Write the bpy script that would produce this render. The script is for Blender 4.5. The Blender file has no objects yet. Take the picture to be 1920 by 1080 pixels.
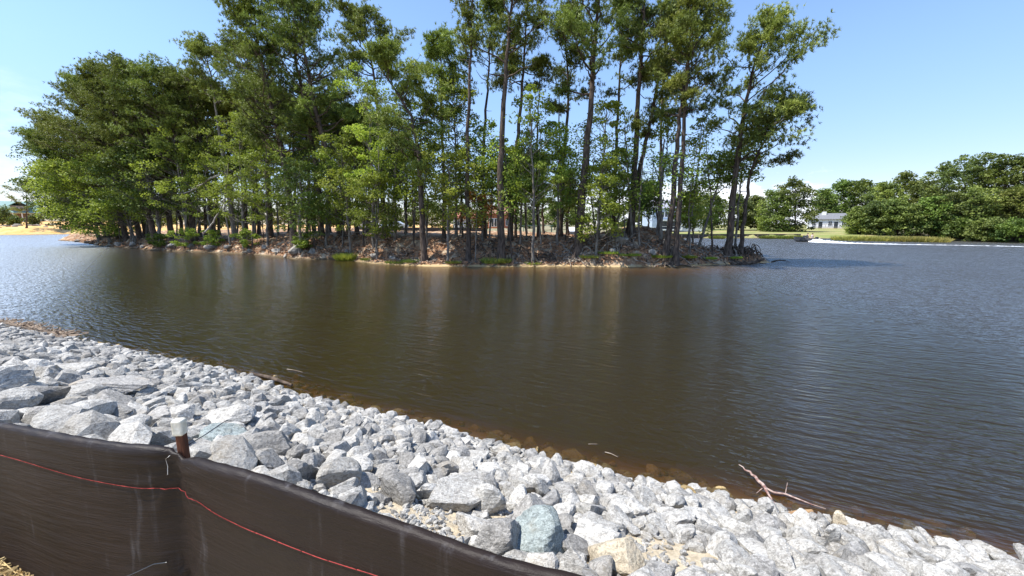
import bpy, math, random
import numpy as np
from math import radians as R_
sc = bpy.context.scene
# ------------------------------------------------------------------ camera
F_PX = 740.0; HOR = 420.0; CAM_Z = 3.0
PITCH = math.atan((540.0 - HOR) / F_PX)
cam_d = bpy.data.cameras.new("camera"); cam = bpy.data.objects.new("camera", cam_d)
sc.collection.objects.link(cam); sc.camera = cam
cam_d.sensor_width = 36.0; cam_d.lens = F_PX / 1920 * 36
cam_d.clip_start = 0.05; cam_d.clip_end = 6000
cam.location = (0, 0, CAM_Z); cam.rotation_euler = (math.pi / 2 - PITCH, 0, 0)
# ------------------------------------------------------------------ light
SUN_EL, SUN_AZ = R_(62), R_(-100)          # azimuth measured from +Y towards +X
sd = (math.sin(SUN_AZ) * math.cos(SUN_EL), math.cos(SUN_AZ) * math.cos(SUN_EL), math.sin(SUN_EL))
sl = bpy.data.lights.new("sun", 'SUN'); sl.energy = 4.6; sl.angle = R_(0.53); sl.color = (1.0, 0.955, 0.88)
so = bpy.data.objects.new("sun", sl); sc.collection.objects.link(so)
from mathutils import Vector
so.rotation_euler = Vector(sd).to_track_quat('Z', 'Y').to_euler(); so.location = (0, 0, 60)
w = bpy.data.worlds.new("World"); sc.world = w; w.use_nodes = True
nt = w.node_tree; N = nt.nodes; L = nt.links
bg = N['Background']; bg.inputs[1].default_value = 0.15
sky = N.new('ShaderNodeTexSky'); sky.sky_type = 'NISHITA'; sky.sun_disc = False
sky.sun_elevation = SUN_EL; sky.sun_rotation = SUN_AZ
sky.air_density = 1.0; sky.dust_density = 0.15; sky.ozone_density = 1.3
tc = N.new('ShaderNodeTexCoord')
def wmath(op, a, b=None, c=None):
    n = N.new('ShaderNodeMath'); n.operation = op; n.use_clamp = False
    for i, v in enumerate((a, b, c)):
        if v is None: continue
        if isinstance(v, (int, float)): n.inputs[i].default_value = v
        else: L.new(v, n.inputs[i])
    return n.outputs[0]
sep = N.new('ShaderNodeSeparateXYZ'); L.new(tc.outputs['Generated'], sep.inputs[0])
mp = N.new('ShaderNodeMapping'); mp.inputs['Scale'].default_value = (1, 1, 2.6); L.new(tc.outputs['Generated'], mp.inputs[0])
cn = N.new('ShaderNodeTexNoise'); cn.inputs['Scale'].default_value = 7.0; cn.inputs['Detail'].default_value = 9; cn.inputs['Roughness'].default_value = 0.62
L.new(mp.outputs[0], cn.inputs['Vector'])
def sm(v, a, b):
    n = N.new('ShaderNodeMapRange'); n.interpolation_type = 'SMOOTHSTEP'
    n.inputs[1].default_value = a; n.inputs[2].default_value = b; L.new(v, n.inputs[0]); return n.outputs[0]
azx = wmath('DIVIDE', sep.outputs[0], wmath('MAXIMUM', sep.outputs[1], 0.05))   # tan of azimuth
# low cumulus bank straight ahead / right
band = wmath('MULTIPLY', sm(sep.outputs[2], 0.135, 0.05), wmath('MULTIPLY', sm(azx, -0.1, 0.35), sm(azx, 0.85, 0.70)))
cum = wmath('MULTIPLY', sm(wmath('ADD', cn.outputs[0], wmath('MULTIPLY', band, 0.30)), 0.66, 0.74), band)
# thin wisps low on the left
band2 = wmath('MULTIPLY', sm(sep.outputs[2], 0.30, 0.12), sm(azx, -0.9, -1.25))
wis = wmath('MULTIPLY', sm(wmath('ADD', cn.outputs[0], wmath('MULTIPLY', band2, 0.12)), 0.50, 0.72), wmath('MULTIPLY', band2, 0.25))
mask = wmath('MINIMUM', wmath('ADD', cum, wis), 1.0)
mx = N.new('ShaderNodeMix'); mx.data_type = 'RGBA'
L.new(mask, mx.inputs[0]); mx.inputs[7].default_value = (6.0, 6.3, 6.8, 1)
tint = N.new('ShaderNodeMix'); tint.data_type = 'RGBA'; tint.blend_type = 'MULTIPLY'; tint.inputs[0].default_value = 1
tint.inputs[7].default_value = (0.93, 0.985, 1.06, 1); L.new(sky.outputs[0], tint.inputs[6])
hz_ = N.new('ShaderNodeMix'); hz_.data_type = 'RGBA'; hz_.blend_type = 'MULTIPLY'; hz_.inputs[0].default_value = 1
hr_ = N.new('ShaderNodeMix'); hr_.data_type = 'RGBA'; hr_.inputs[6].default_value = (0.60, 0.535, 0.60, 1); hr_.inputs[7].default_value = (1, 1, 1, 1)
L.new(sm(sep.outputs[2], -0.05, 0.38), hr_.inputs[0]); L.new(hr_.outputs[2], hz_.inputs[7]); L.new(tint.outputs[2], hz_.inputs[6]); L.new(hz_.outputs[2], mx.inputs[6]); L.new(mx.outputs[2], bg.inputs[0])
sc.view_settings.view_transform = 'Standard'; sc.view_settings.look = 'None'
sc.view_settings.exposure = 0.76; sc.view_settings.gamma = 1.0
sc.cycles.max_bounces = 8; sc.cycles.diffuse_bounces = 3; sc.cycles.transparent_max_bounces = 12
sc.cycles.transmission_bounces = 4; sc.cycles.glossy_bounces = 3; sc.cycles.caustics_reflective = False
# ------------------------------------------------------------------ helpers
cp, sp = math.cos(PITCH), math.sin(PITCH)
def ray(px, py):
    u, v = px - 960.0, py - 540.0
    return np.array([u, F_PX * cp - v * sp, -(F_PX * sp + v * cp)])
def G(px, py, z=0.0):                      # point of the photo on level z
    r = ray(px, py); s = (z - CAM_Z) / r[2]
    return np.array([r[0] * s, r[1] * s, z])
def at(px, py, Y):                         # point of the photo at forward distance Y
    r = ray(px, py); s = Y / r[1]
    return np.array([r[0] * s, Y, CAM_Z + r[2] * s])
C = sc.collection
def meta(o, label=None, cat=None, group=None, kind=None):
    if label: o['label'] = label
    if cat: o['category'] = cat
    if group: o['group'] = group
    if kind: o['kind'] = kind
    return o
def empty(name, loc, label, cat, group=None):
    o = bpy.data.objects.new(name, None); C.objects.link(o); o.location = loc; o.empty_display_size = 0.2
    return meta(o, label, cat, group)
def link(name, me, parent=None):
    o = bpy.data.objects.new(name, me); C.objects.link(o)
    if parent is not None:
        o.parent = parent; o.location = (0, 0, 0)
    return o
def mesh(name, V, Fs, mats, smooth=False, midx=None, attrs=None):
    """Fs: list of int arrays (n,k)."""
    me = bpy.data.meshes.new(name)
    V = np.asarray(V, dtype=np.float32)
    if not isinstance(Fs, list): Fs = [Fs]
    Fs = [np.asarray(f, dtype=np.int32) for f in Fs if len(f)]
    me.vertices.add(len(V)); me.vertices.foreach_set('co', V.ravel())
    lens = np.concatenate([np.full(len(f), f.shape[1], np.int32) for f in Fs])
    idx = np.concatenate([f.ravel() for f in Fs])
    starts = np.concatenate([[0], np.cumsum(lens)[:-1]]).astype(np.int32)
    me.loops.add(len(idx)); me.loops.foreach_set('vertex_index', idx)
    me.polygons.add(len(lens)); me.polygons.foreach_set('loop_start', starts)
    me.polygons.foreach_set('loop_total', lens)
    if midx is not None: me.polygons.foreach_set('material_index', np.asarray(midx, np.int32))
    me.update(calc_edges=True)
    me.polygons.foreach_set('use_smooth', np.full(len(lens), bool(smooth)))
    if attrs:
        for k, (dom, arr) in attrs.items():
            a = me.attributes.new(k, 'FLOAT', dom); a.data.foreach_set('value', np.asarray(arr, np.float32))
    for m in (mats if isinstance(mats, (list, tuple)) else [mats]): me.materials.append(m)
    return me
class MB:                                    # collects shapes into one mesh
    def __init__(s): s.V = []; s.T = []; s.Q = []; s.n = 0
    def add(s, V, F):
        V = np.asarray(V, float); F = np.asarray(F, int)
        s.V.append(V); (s.T if F.shape[1] == 3 else s.Q).append(F + s.n); s.n += len(V)
    def box(s, c, d, rz=0.0):
        x, y, z = np.array(d) / 2.0
        V = np.array([[a * x, b * y, e * z] for e in (-1, 1) for b in (-1, 1) for a in (-1, 1)])
        ca, sa = math.cos(rz), math.sin(rz)
        V = V @ np.array([[ca, sa, 0], [-sa, ca, 0], [0, 0, 1]]) + np.array(c)
        s.add(V, [[0, 2, 3, 1], [4, 5, 7, 6], [0, 1, 5, 4], [2, 6, 7, 3], [0, 4, 6, 2], [1, 3, 7, 5]]); return s
    def poly(s, pts):
        pts = np.asarray(pts, float); s.add(pts, [list(range(len(pts)))]); return s
    def tube(s, P, rad, n=6, cap=True):
        P = np.asarray(P, float); m = len(P); rad = np.broadcast_to(np.asarray(rad, float), (m,))
        T = np.gradient(P, axis=0); T /= np.linalg.norm(T, axis=1)[:, None] + 1e-9
        ref = np.where(np.abs(T[:, 2:3]) < 0.9, np.array([[0, 0, 1.0]]), np.array([[1.0, 0, 0]]))
        if abs(T[0, 2]) >= 0.7: ref = np.repeat([[1.0, 0, 0]], m, 0)
        A = np.cross(T, ref); A /= np.linalg.norm(A, axis=1)[:, None] + 1e-9; B = np.cross(T, A)
        th = np.arange(n) * 2 * math.pi / n
        V = P[:, None] + rad[:, None, None] * (np.cos(th)[None, :, None] * A[:, None] + np.sin(th)[None, :, None] * B[:, None])
        i = np.arange(m - 1)[:, None] * n; j = np.arange(n)[None]; k = (j + 1) % n
        Q = np.stack([i + j, i + k, i + n + k, i + n + j], -1).reshape(-1, 4)
        s.add(V.reshape(-1, 3), Q)
        if cap:
            b = np.vstack([V[0], P[:1]]); s.add(b, [[n, (q + 1) % n, q] for q in range(n)])
            b = np.vstack([V[-1], P[-1:]]); s.add(b, [[n, q, (q + 1) % n] for q in range(n)])
        return s
    def mesh(s, name, mat, smooth=False):
        Fs = []
        if s.T: Fs.append(np.vstack(s.T))
        if s.Q:
            for k in sorted({q.shape[1] for q in s.Q}):
                Fs.append(np.vstack([q for q in s.Q if q.shape[1] == k]))
        return mesh(name, np.vstack(s.V), Fs, mat, smooth)
    def build(s, name, mat, parent=None, smooth=False, local=None):
        if local is not None: s.V = [v - np.asarray(local) for v in s.V]
        return link(name, s.mesh(name, mat, smooth), parent)
def vnoise(x, y, seed=0):                    # smooth value noise 2-D in 0..1
    xi = np.floor(x).astype(int); yi = np.floor(y).astype(int); xf = x - xi; yf = y - yi
    def h(a, b):
        n = (a * 374761393 + b * 668265263 + seed * 974711) & 0x7fffffff
        n = ((n ^ (n >> 13)) * 1274126177) & 0x7fffffff
        return ((n ^ (n >> 16)) & 0xffff) / 65535.0
    u = xf * xf * (3 - 2 * xf); v = yf * yf * (3 - 2 * yf)
    return (h(xi, yi) * (1 - u) + h(xi + 1, yi) * u) * (1 - v) + (h(xi, yi + 1) * (1 - u) + h(xi + 1, yi + 1) * u) * v
def fbm(x, y, seed=0, o=4):
    t = 0; a = 0.5
    for k in range(o): t = t + a * vnoise(x * 2 ** k, y * 2 ** k, seed + k); a *= 0.5
    return t
def sdist(x, y, poly):                       # signed distance, + inside
    x = np.asarray(x, float); y = np.asarray(y, float); p = np.asarray(poly, float)[:, :2]
    d = np.full(x.shape, 1e9); ins = np.zeros(x.shape, bool)
    for i in range(len(p)):
        a, b = p[i], p[(i + 1) % len(p)]; e = b - a
        t = np.clip(((x - a[0]) * e[0] + (y - a[1]) * e[1]) / (e @ e), 0, 1)
        d = np.minimum(d, (x - a[0] - t * e[0]) ** 2 + (y - a[1] - t * e[1]) ** 2)
        c = (a[1] > y) != (b[1] > y)
        xc = a[0] + (y - a[1]) * e[0] / (e[1] if abs(e[1]) > 1e-12 else 1e-12)
        ins ^= c & (x < xc)
    d = np.sqrt(d); return np.where(ins, d, -d)
# ------------------------------------------------------------------ materials
def new_mat(name):
    m = bpy.data.materials.new(name); m.use_nodes = True; n = m.node_tree
    for x in list(n.nodes): n.nodes.remove(x)
    return m, n
class NB:
    def __init__(s, nt): s.t = nt
    def n(s, typ, **kw):
        x = s.t.nodes.new(typ)
        for k, v in kw.items(): setattr(x, k, v)
        return x
    def set(s, sock, v):
        if hasattr(v, 'is_linked') or hasattr(v, 'links'): s.t.links.new(v, sock)
        elif v is not None: sock.default_value = v
    def noise(s, vec, scale, detail=4, rough=0.55, out=0):
        x = s.n('ShaderNodeTexNoise'); s.set(x.inputs['Vector'], vec); x.inputs['Scale'].default_value = scale
        x.inputs['Detail'].default_value = detail; x.inputs['Roughness'].default_value = rough; return x.outputs[out]
    def ramp(s, v, pts):
        x = s.n('ShaderNodeValToRGB'); e = x.color_ramp.elements
        while len(e) < len(pts): e.new(0.5)
        for q, (p, c) in zip(e, pts): q.position = p; q.color = (c[0], c[1], c[2], 1) if not isinstance(c, (int, float)) else (c, c, c, 1)
        s.set(x.inputs[0], v); return x.outputs[0]
    def mix(s, f, a, b, mode='MIX'):
        x = s.n('ShaderNodeMix', data_type='RGBA', blend_type=mode)
        s.set(x.inputs[0], f); s.set(x.inputs[6], (a + (1,)) if isinstance(a, tuple) and len(a) == 3 else a)
        s.set(x.inputs[7], (b + (1,)) if isinstance(b, tuple) and len(b) == 3 else b); return x.outputs[2]
    def math(s, op, a, b=None):
        x = s.n('ShaderNodeMath', operation=op); s.set(x.inputs[0], a)
        if b is not None: s.set(x.inputs[1], b)
        return x.outputs[0]
    def sm(s, v, a, b):
        x = s.n('ShaderNodeMapRange', interpolation_type='SMOOTHSTEP'); s.set(x.inputs[0], v)
        x.inputs[1].default_value = a; x.inputs[2].default_value = b; return x.outputs[0]
    def bump(s, h, strength, dist, nrm=None):
        x = s.n('ShaderNodeBump'); x.inputs['Strength'].default_value = strength; x.inputs['Distance'].default_value = dist
        s.set(x.inputs['Height'], h)
        if nrm is not None: s.set(x.inputs['Normal'], nrm)
        return x.outputs[0]
    def pos(s): return s.n('ShaderNodeNewGeometry').outputs['Position']
    def obj(s): return s.n('ShaderNodeTexCoord').outputs['Object']
    def rnd(s): return s.n('ShaderNodeObjectInfo').outputs['Random']
    def attr(s, a): return s.n('ShaderNodeAttribute', attribute_name=a).outputs['Fac']
    def mapping(s, vec, scale=(1, 1, 1), rot=(0, 0, 0)):
        x = s.n('ShaderNodeMapping'); s.set(x.inputs[0], vec); x.inputs['Scale'].default_value = scale; x.inputs['Rotation'].default_value = rot
        return x.outputs[0]
    def pbr(s, col, rough=0.8, spec=0.3, nrm=None, metal=0.0):
        x = s.n('ShaderNodeBsdfPrincipled'); s.set(x.inputs['Base Color'], (col + (1,)) if isinstance(col, tuple) else col)
        s.set(x.inputs['Roughness'], rough); x.inputs['Specular IOR Level'].default_value = spec; x.inputs['Metallic'].default_value = metal
        if nrm is not None: s.set(x.inputs['Normal'], nrm)
        return x.outputs[0]
    def out(s, surf=None, vol=None):
        o = s.n('ShaderNodeOutputMaterial')
        if surf is not None: s.set(o.inputs[0], surf)
        if vol is not None: s.set(o.inputs[1], vol)
def simple(name, a, b=None, scale=3.0, rough=0.8, spec=0.25, bump=0.0, detail=5, stretch=(1, 1, 1), metal=0.0, coord='pos'):
    m, t = new_mat(name); k = NB(t)
    v = k.pos() if coord == 'pos' else k.obj()
    v = k.mapping(v, stretch); no = k.noise(v, scale, detail)
    col = k.mix(k.sm(no, 0.35, 0.65), a, b or tuple(c * 0.75 for c in a))
    k.out(k.pbr(col, rough, spec, k.bump(no, bump, 0.02) if bump else None, metal)); return m
def leaf_mat(name, dark, light, trans=0.4, scale=0.5, yellow=None):
    dark, light = tuple(c * q for c, q in zip(dark, (1.9, 1.62, 1.35))), tuple(c * q for c, q in zip(light, (2.15, 1.8, 1.35)))
    m, t = new_mat(name); k = NB(t); v = k.pos()
    n1 = k.noise(v, scale, 3); n2 = k.noise(v, 9.0, 2)
    col = k.mix(k.sm(n1, 0.35, 0.65), dark, light)
    col = k.mix(k.math('MULTIPLY', k.sm(n2, 0.5, 0.75), 0.5), col, yellow or tuple(min(1, c * 1.5) for c in light))
    hs = k.n('ShaderNodeHueSaturation'); k.set(hs.inputs['Color'], col)
    k.set(hs.inputs['Value'], k.math('ADD', k.math('MULTIPLY', k.rnd(), 0.45), 0.8)); k.set(hs.inputs['Hue'], k.math('ADD', k.math('MULTIPLY', k.rnd(), 0.03), 0.482))
    d = k.pbr(hs.outputs[0], 0.55, 0.35)
    tr = k.n('ShaderNodeBsdfTranslucent'); k.set(tr.inputs[0], k.mix(0.5, hs.outputs[0], (0.16, 0.22, 0.02)))
    ms = k.n('ShaderNodeMixShader'); ms.inputs[0].default_value = trans; k.set(ms.inputs[1], d); k.set(ms.inputs[2], tr.outputs[0])
    k.out(ms.outputs[0]); return m
M = {}
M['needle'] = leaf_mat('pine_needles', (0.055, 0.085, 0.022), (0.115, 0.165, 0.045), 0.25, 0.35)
M['needle2'] = leaf_mat('bright_pine_needles', (0.075, 0.11, 0.028), (0.15, 0.20, 0.055), 0.3, 0.35)  # brighter needle tone used on some of the pines
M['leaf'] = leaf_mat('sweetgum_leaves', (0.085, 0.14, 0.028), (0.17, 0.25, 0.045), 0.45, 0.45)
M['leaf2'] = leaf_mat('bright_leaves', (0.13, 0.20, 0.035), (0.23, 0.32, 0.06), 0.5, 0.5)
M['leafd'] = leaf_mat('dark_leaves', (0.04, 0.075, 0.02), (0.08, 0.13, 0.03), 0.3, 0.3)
M['leaff'] = leaf_mat('far_leaves', (0.042, 0.070, 0.026), (0.088, 0.125, 0.042), 0.35, 0.18)
M['leaff2'] = leaf_mat('far_bright_leaves', (0.065, 0.10, 0.030), (0.125, 0.17, 0.048), 0.35, 0.2)
M['dead'] = leaf_mat('dead_needles', (0.20, 0.09, 0.035), (0.30, 0.15, 0.06), 0.2, 0.6)
M['grass'] = leaf_mat('shore_grass', (0.085, 0.125, 0.03), (0.15, 0.20, 0.055), 0.4, 1.5)
M['reed'] = leaf_mat('reeds', (0.16, 0.19, 0.06), (0.26, 0.28, 0.10), 0.3, 1.0)
M['bark'] = simple('pine_bark', (0.15, 0.115, 0.09), (0.055, 0.042, 0.034), 9, 0.95, 0.1, 0.8, stretch=(1, 1, 0.25))
M['bark_grey'] = simple('grey_bark', (0.28, 0.25, 0.21), (0.12, 0.105, 0.09), 7, 0.95, 0.1, 0.6, stretch=(1, 1, 0.3))
M['root'] = simple('bleached_root', (0.36, 0.31, 0.25), (0.16, 0.125, 0.095), 5, 0.9, 0.1, 0.5)
M['rootd'] = simple('dark_root', (0.16, 0.12, 0.09), (0.06, 0.045, 0.035), 5, 0.9, 0.1, 0.5)
M['deadwood'] = simple('bleached_deadwood', (0.50, 0.46, 0.40), (0.28, 0.24, 0.2), 4, 0.9, 0.1)
M['white'] = simple('white_paint', (0.80, 0.80, 0.79), (0.70, 0.70, 0.70), 2, 0.6)
M['dark'] = simple('dark_glass', (0.03, 0.035, 0.045), (0.05, 0.06, 0.07), 1, 0.15, 0.5)
M['bank_rock'] = simple('bank_boulder', (0.36, 0.33, 0.29), (0.20, 0.18, 0.15), 3, 0.9, 0.2, 0.6)

def rock_mat(name, base, tintrange=0.32, hue=None, vein=0.75):
    m, t = new_mat(name); k = NB(t); v = k.pos()
    n1 = k.noise(v, 4.0, 6, 0.65); n2 = k.noise(v, 26.0, 6, 0.75); n3 = k.noise(v, 90.0, 3, 0.7)
    vs = k.noise(k.mapping(v, (3, 9, 14), (0.4, 0.7, 0.2)), 2.6, 7, 0.7)
    b = base; stain = k.noise(v, 2.2, 4, 0.6)
    c = k.mix(k.sm(n1, 0.3, 0.7), tuple(x * 0.78 for x in b), tuple(min(0.8, x * 1.16) for x in b))
    veinm = k.sm(k.math('ABSOLUTE', k.math('SUBTRACT', vs, 0.5)), 0.035, 0.0)
    c = k.mix(k.math('MULTIPLY', veinm, vein), c, tuple(min(0.85, x * 1.5 + 0.1) for x in b))
    c = k.mix(k.math('MULTIPLY', k.sm(n2, 0.50, 0.60), 0.75), c, tuple(x * 0.48 for x in b))
    c = k.mix(k.math('MULTIPLY', k.sm(n3, 0.52, 0.66), 0.5), c, tuple(x * 0.35 for x in b))
    c = k.mix(k.math('MULTIPLY', k.sm(stain, 0.56, 0.72), 0.5), c, k.mix(0.6, c, (0.50, 0.40, 0.26)))
    ti = k.math('ADD', k.math('MULTIPLY', k.attr('tint'), tintrange), k.math('ADD', k.math('MULTIPLY', k.rnd(), tintrange), 1 - tintrange))
    hs = k.n('ShaderNodeHueSaturation'); k.set(hs.inputs['Color'], c); k.set(hs.inputs['Value'], ti)
    h = k.math('ADD', k.math('MULTIPLY', n2, 0.6), k.math('ADD', n1, k.math('MULTIPLY', vs, 0.5)))
    k.out(k.pbr(hs.outputs[0], 0.8, 0.25, k.bump(h, 1.0, 0.03))); return m
M['rock'] = rock_mat('grey_granite', (0.54, 0.517, 0.475))
M['rock_dk'] = rock_mat('darker_granite', (0.36, 0.347, 0.325), 0.3)
M['rock_blue'] = rock_mat('blue_green_stone', (0.31, 0.355, 0.345), 0.1)
M['rock_tan'] = rock_mat('tan_stone', (0.60, 0.51, 0.38), 0.1, vein=0.3)
M['rock_wet'] = rock_mat('wet_algae_stone', (0.55, 0.40, 0.19), 0.5, vein=0.15)

# ------------------------------------------------------------------ terrain
near_shore = [(-40, 26.5), (-26, 18.3)] + [tuple(G(*p)[:2]) for p in
    [(0, 612), (130, 640), (270, 668), (400, 697), (470, 714), (560, 747), (640, 768), (760, 797), (860, 822), (960, 852),
     (1080, 882), (1180, 907), (1300, 929), (1400, 953), (1500, 975), (1560, 990), (1640, 1003), (1750, 1028), (1850, 1046), (1920, 1066)]] \
    + [(7.5, 2.0), (14, -0.8), (60, -20)]
near_poly = near_shore + [(60, -400), (-400, -400), (-400, 160)]
isl_front_px = [(142, 453), (200, 462), (300, 470), (400, 473), (500, 479), (560, 486), (640, 486), (700, 494), (800, 499), (950, 500),
                (1050, 499), (1150, 500), (1260, 500), (1350, 496), (1412, 494)]
isl_front = [tuple(G(*p)[:2]) for p in isl_front_px]
isl_poly = isl_front + [(20.5, 31.0), (20.3, 33.5), (17.6, 35.5), (15.5, 38), (12, 45), (9, 60), (8, 95), (-60, 140), (-100, 100), (-85, 74)]
right_px = [(1120, 446), (1290, 446.5), (1500, 447), (1590, 448), (1750, 450.5), (1850, 453.5), (1960, 457), (2300, 470)]
right_poly = [(0, 85)] + [tuple(G(*p)[:2]) for p in right_px] + [(400, 20), (1500, 0), (1500, 1500), (0, 1500)]
left_px = [(-300, 440), (0, 441), (60, 440.5), (120, 439.5), (170, 441)]
left_poly = [(-1500, 60), (-400, 100)] + [tuple(G(*p)[:2]) for p in left_px] + [(-60, 100), (0, 90), (0, 1500), (-1500, 1500)]
mound = at(1195, 440, 35.5)
def ss(x, a, b):
    t = np.clip((x - a) / (b - a), 0, 1); return t * t * (3 - 2 * t)
def H(x, y, parts=False):
    x = np.asarray(x, float); y = np.asarray(y, float)
    sn = sdist(x, y, near_poly)
    lump = (fbm(x * 1.2, y * 1.2, 3) - 0.45)
    hn = np.where(sn > 0, np.minimum(0.365 * sn, 1.42 + 0.02 * np.maximum(sn - 3.8, 0)), np.maximum(0.42 * sn, -1.7))
    hn = hn + 0.10 * lump * ss(sn, -0.5, 0.5) * ss(4.2 - sn, 0, 0.8)
    si = sdist(x, y, isl_poly)
    wig = (fbm(x * 0.5, y * 0.5, 11) - 0.45)
    si2 = si + 0.9 * wig * ss(si, -2, 1)
    u = 960 + 740 * x / np.maximum(y, 1)
    top = 1.05 + 0.62 * ss(u, 350, 700) - 0.75 * ss(u, 1230, 1330) + 0.35 * (fbm(x * 0.25, y * 0.25, 5) - 0.45) * 2
    beach = 0.9 * ss(u, 640, 760) * (1 - ss(u, 1040, 1120)); bank = 0.12 * ss(si2, 0, 0.5) + 0.06 + (top - 0.2) * np.clip((si2 - 0.15 - beach) / 1.9, 0, 1) ** 0.8 + 0.25 * ss(si2, 3.6, 12)
    bank = bank + (0.75 * (fbm(x * 1.7, y * 1.7, 21) - 0.45) + 0.3 * (fbm(x * 5, y * 5, 23) - 0.45)) * ss(si2, 0.3, 1.0) * (1 - 0.6 * ss(si2, 3.5, 6))
    g = np.exp(-(((x - mound[0]) / 3.2) ** 2 + ((y - 35.6) / 2.4) ** 2))
    bank = bank + 0.95 * g * ss(si2, 0.5, 3)
    hi = np.where(si2 > 0, bank * ss(si2, -0.05, 0.3), np.maximum(np.minimum(0.055 * si2, -0.17 + 0.35 * (si2 + 3.2)), -1.7))
    sr = sdist(x, y, right_poly); sr2 = sr + 1.0 * wig * (u > 1560)
    hr = np.where(sr2 > 0, 0.75 * ss(sr2, 0.0, 0.35 + 2.0 * (u > 1500)) + 0.012 * np.minimum(sr2, 70), np.maximum(0.3 * sr2, -1.7))
    sl_ = sdist(x, y, left_poly); sl2 = sl_ + 3.0 * wig
    hl = np.where(sl2 > 0, 1.3 * ss(sl2, 1.5, 5.0) + 0.2 * ss(sl2, 0, 1) + 0.052 * np.clip(sl2 - 5, 0, 55), np.maximum(0.3 * sl2, -1.7))
    hl = hl + 0.3 * wig * ss(sl2, 1, 4) * (1 - ss(sl2, 9, 20))
    cap = 1.5 + 4 * (1 - ss(u, 175, 330)); hl = np.minimum(hl, cap)
    h = np.maximum(np.maximum(hn, hi), np.maximum(hr, hl))
    if parts: return h, sn, si2, sr2, sl2
    return h
def Hs(x, y): return float(H(np.array([x]), np.array([y]))[0])
ang = np.radians(np.concatenate([np.arange(-180, -66, 3.0), np.arange(-66, 66, 0.22), np.arange(66, 180, 3.0)]))
rr = [0.25]
while rr[-1] < 4000:
    r = rr[-1]; rr.append(r * 1.02 if r < 26 else (r * 1.0105 if r < 60 else (r * 1.02 if r < 200 else r * 1.12)))
rr = np.array(rr)
AA, RR = np.meshgrid(ang, rr); X = RR * np.sin(AA); Y = RR * np.cos(AA)
h, sn, si, sr, sl_ = H(X, Y, True)
na, nr = len(ang), len(rr)
i = np.arange(nr - 1)[:, None] * na; j = np.arange(na)[None]; kk = (j + 1) % na
Q = np.stack([i + j, i + na + j, i + na + kk, i + kk], -1).reshape(-1, 4)
Vg = np.vstack([np.stack([X, Y, h], -1).reshape(-1, 3), [[0, 0, h[0, 0]]]])
cen = np.array([[len(Vg) - 1, q, (q + 1) % na] for q in range(na)])
best = np.argmax(np.stack([sn, si, sr, sl_]), 0)
def A(v): return ('POINT', np.concatenate([v.ravel(), [0]]))
uu = 960 + 740 * X / np.maximum(Y, 1)
lawn = ((best == 2) & (uu > 1150) & (uu < 1640)).astype(float)
dirt = (best == 3).astype(float); isl = (best == 1).astype(float) * ((Y < 62) | ((X < -25) & (Y < 112))); nearm = (best == 0).astype(float)
m, t = new_mat('terrain'); k = NB(t); P = k.pos()
n1 = k.noise(P, 1.3, 6); n2 = k.noise(P, 14, 5, 0.7); n3 = k.noise(P, 0.25, 4); n4 = k.noise(P, 60, 3, 0.8)
sand = k.mix(k.sm(n2, 0.35, 0.7), (0.58, 0.50, 0.37), (0.40, 0.33, 0.23)); sand = k.mix(k.math('MULTIPLY', k.sm(n4, 0.5, 0.7), 0.5), sand, (0.30, 0.24, 0.17))
base = k.mix(k.sm(n1, 0.4, 0.6), (0.30, 0.26, 0.17), (0.20, 0.19, 0.11))             # far misc ground
straw = k.mix(k.sm(n2, 0.35, 0.62), (0.42, 0.24, 0.13), (0.19, 0.11, 0.065))
straw = k.mix(k.sm(n1, 0.48, 0.66), straw, (0.56, 0.44, 0.30))
straw = k.mix(k.math('MULTIPLY', k.sm(n4, 0.5, 0.7), 0.6), straw, (0.08, 0.055, 0.04))
lawnc = k.mix(k.sm(n3, 0.42, 0.62), (0.22, 0.25, 0.085), (0.38, 0.32, 0.16))
lawnc = k.mix(k.math('MULTIPLY', k.sm(n2, 0.4, 0.7), 0.35), lawnc, (0.12, 0.15, 0.05))
orange = k.mix(k.sm(n3, 0.38, 0.62), (0.62, 0.36, 0.13), (0.66, 0.44, 0.20)); orange = k.mix(k.math('MULTIPLY', k.sm(n1, 0.55, 0.7), 0.7), orange, (0.40, 0.19, 0.08))
col = k.mix(k.attr('lawn'), base, lawnc); col = k.mix(k.attr('dirt'), col, orange)
col = k.mix(k.attr('island'), col, straw); col = k.mix(k.attr('near'), col, sand)
sx = k.n('ShaderNodeSeparateXYZ'); k.set(sx.inputs[0], P)
wetz = k.sm(k.math('ADD', sx.outputs[2], k.math('MULTIPLY', n1, 0.12)), 0.24, 0.1)
col = k.mix(k.math('MULTIPLY', wetz, 0.85), col, k.mix(k.attr('sandy'), (0.10, 0.08, 0.05), (0.52, 0.38, 0.20)))
k.out(k.pbr(col, 0.95, 0.1, k.bump(k.math('ADD', n2, k.math('MULTIPLY', n1, 2)), 0.7, 0.05)))
gm = mesh('ground', Vg, [Q, cen], m, True, attrs={'lawn': A(lawn), 'dirt': A(dirt), 'island': A(isl), 'near': A(nearm), 'sandy': A(np.clip(nearm + isl * ss(uu, 620, 780), 0, 1))})
meta(link('ground', gm), kind='structure')

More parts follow.
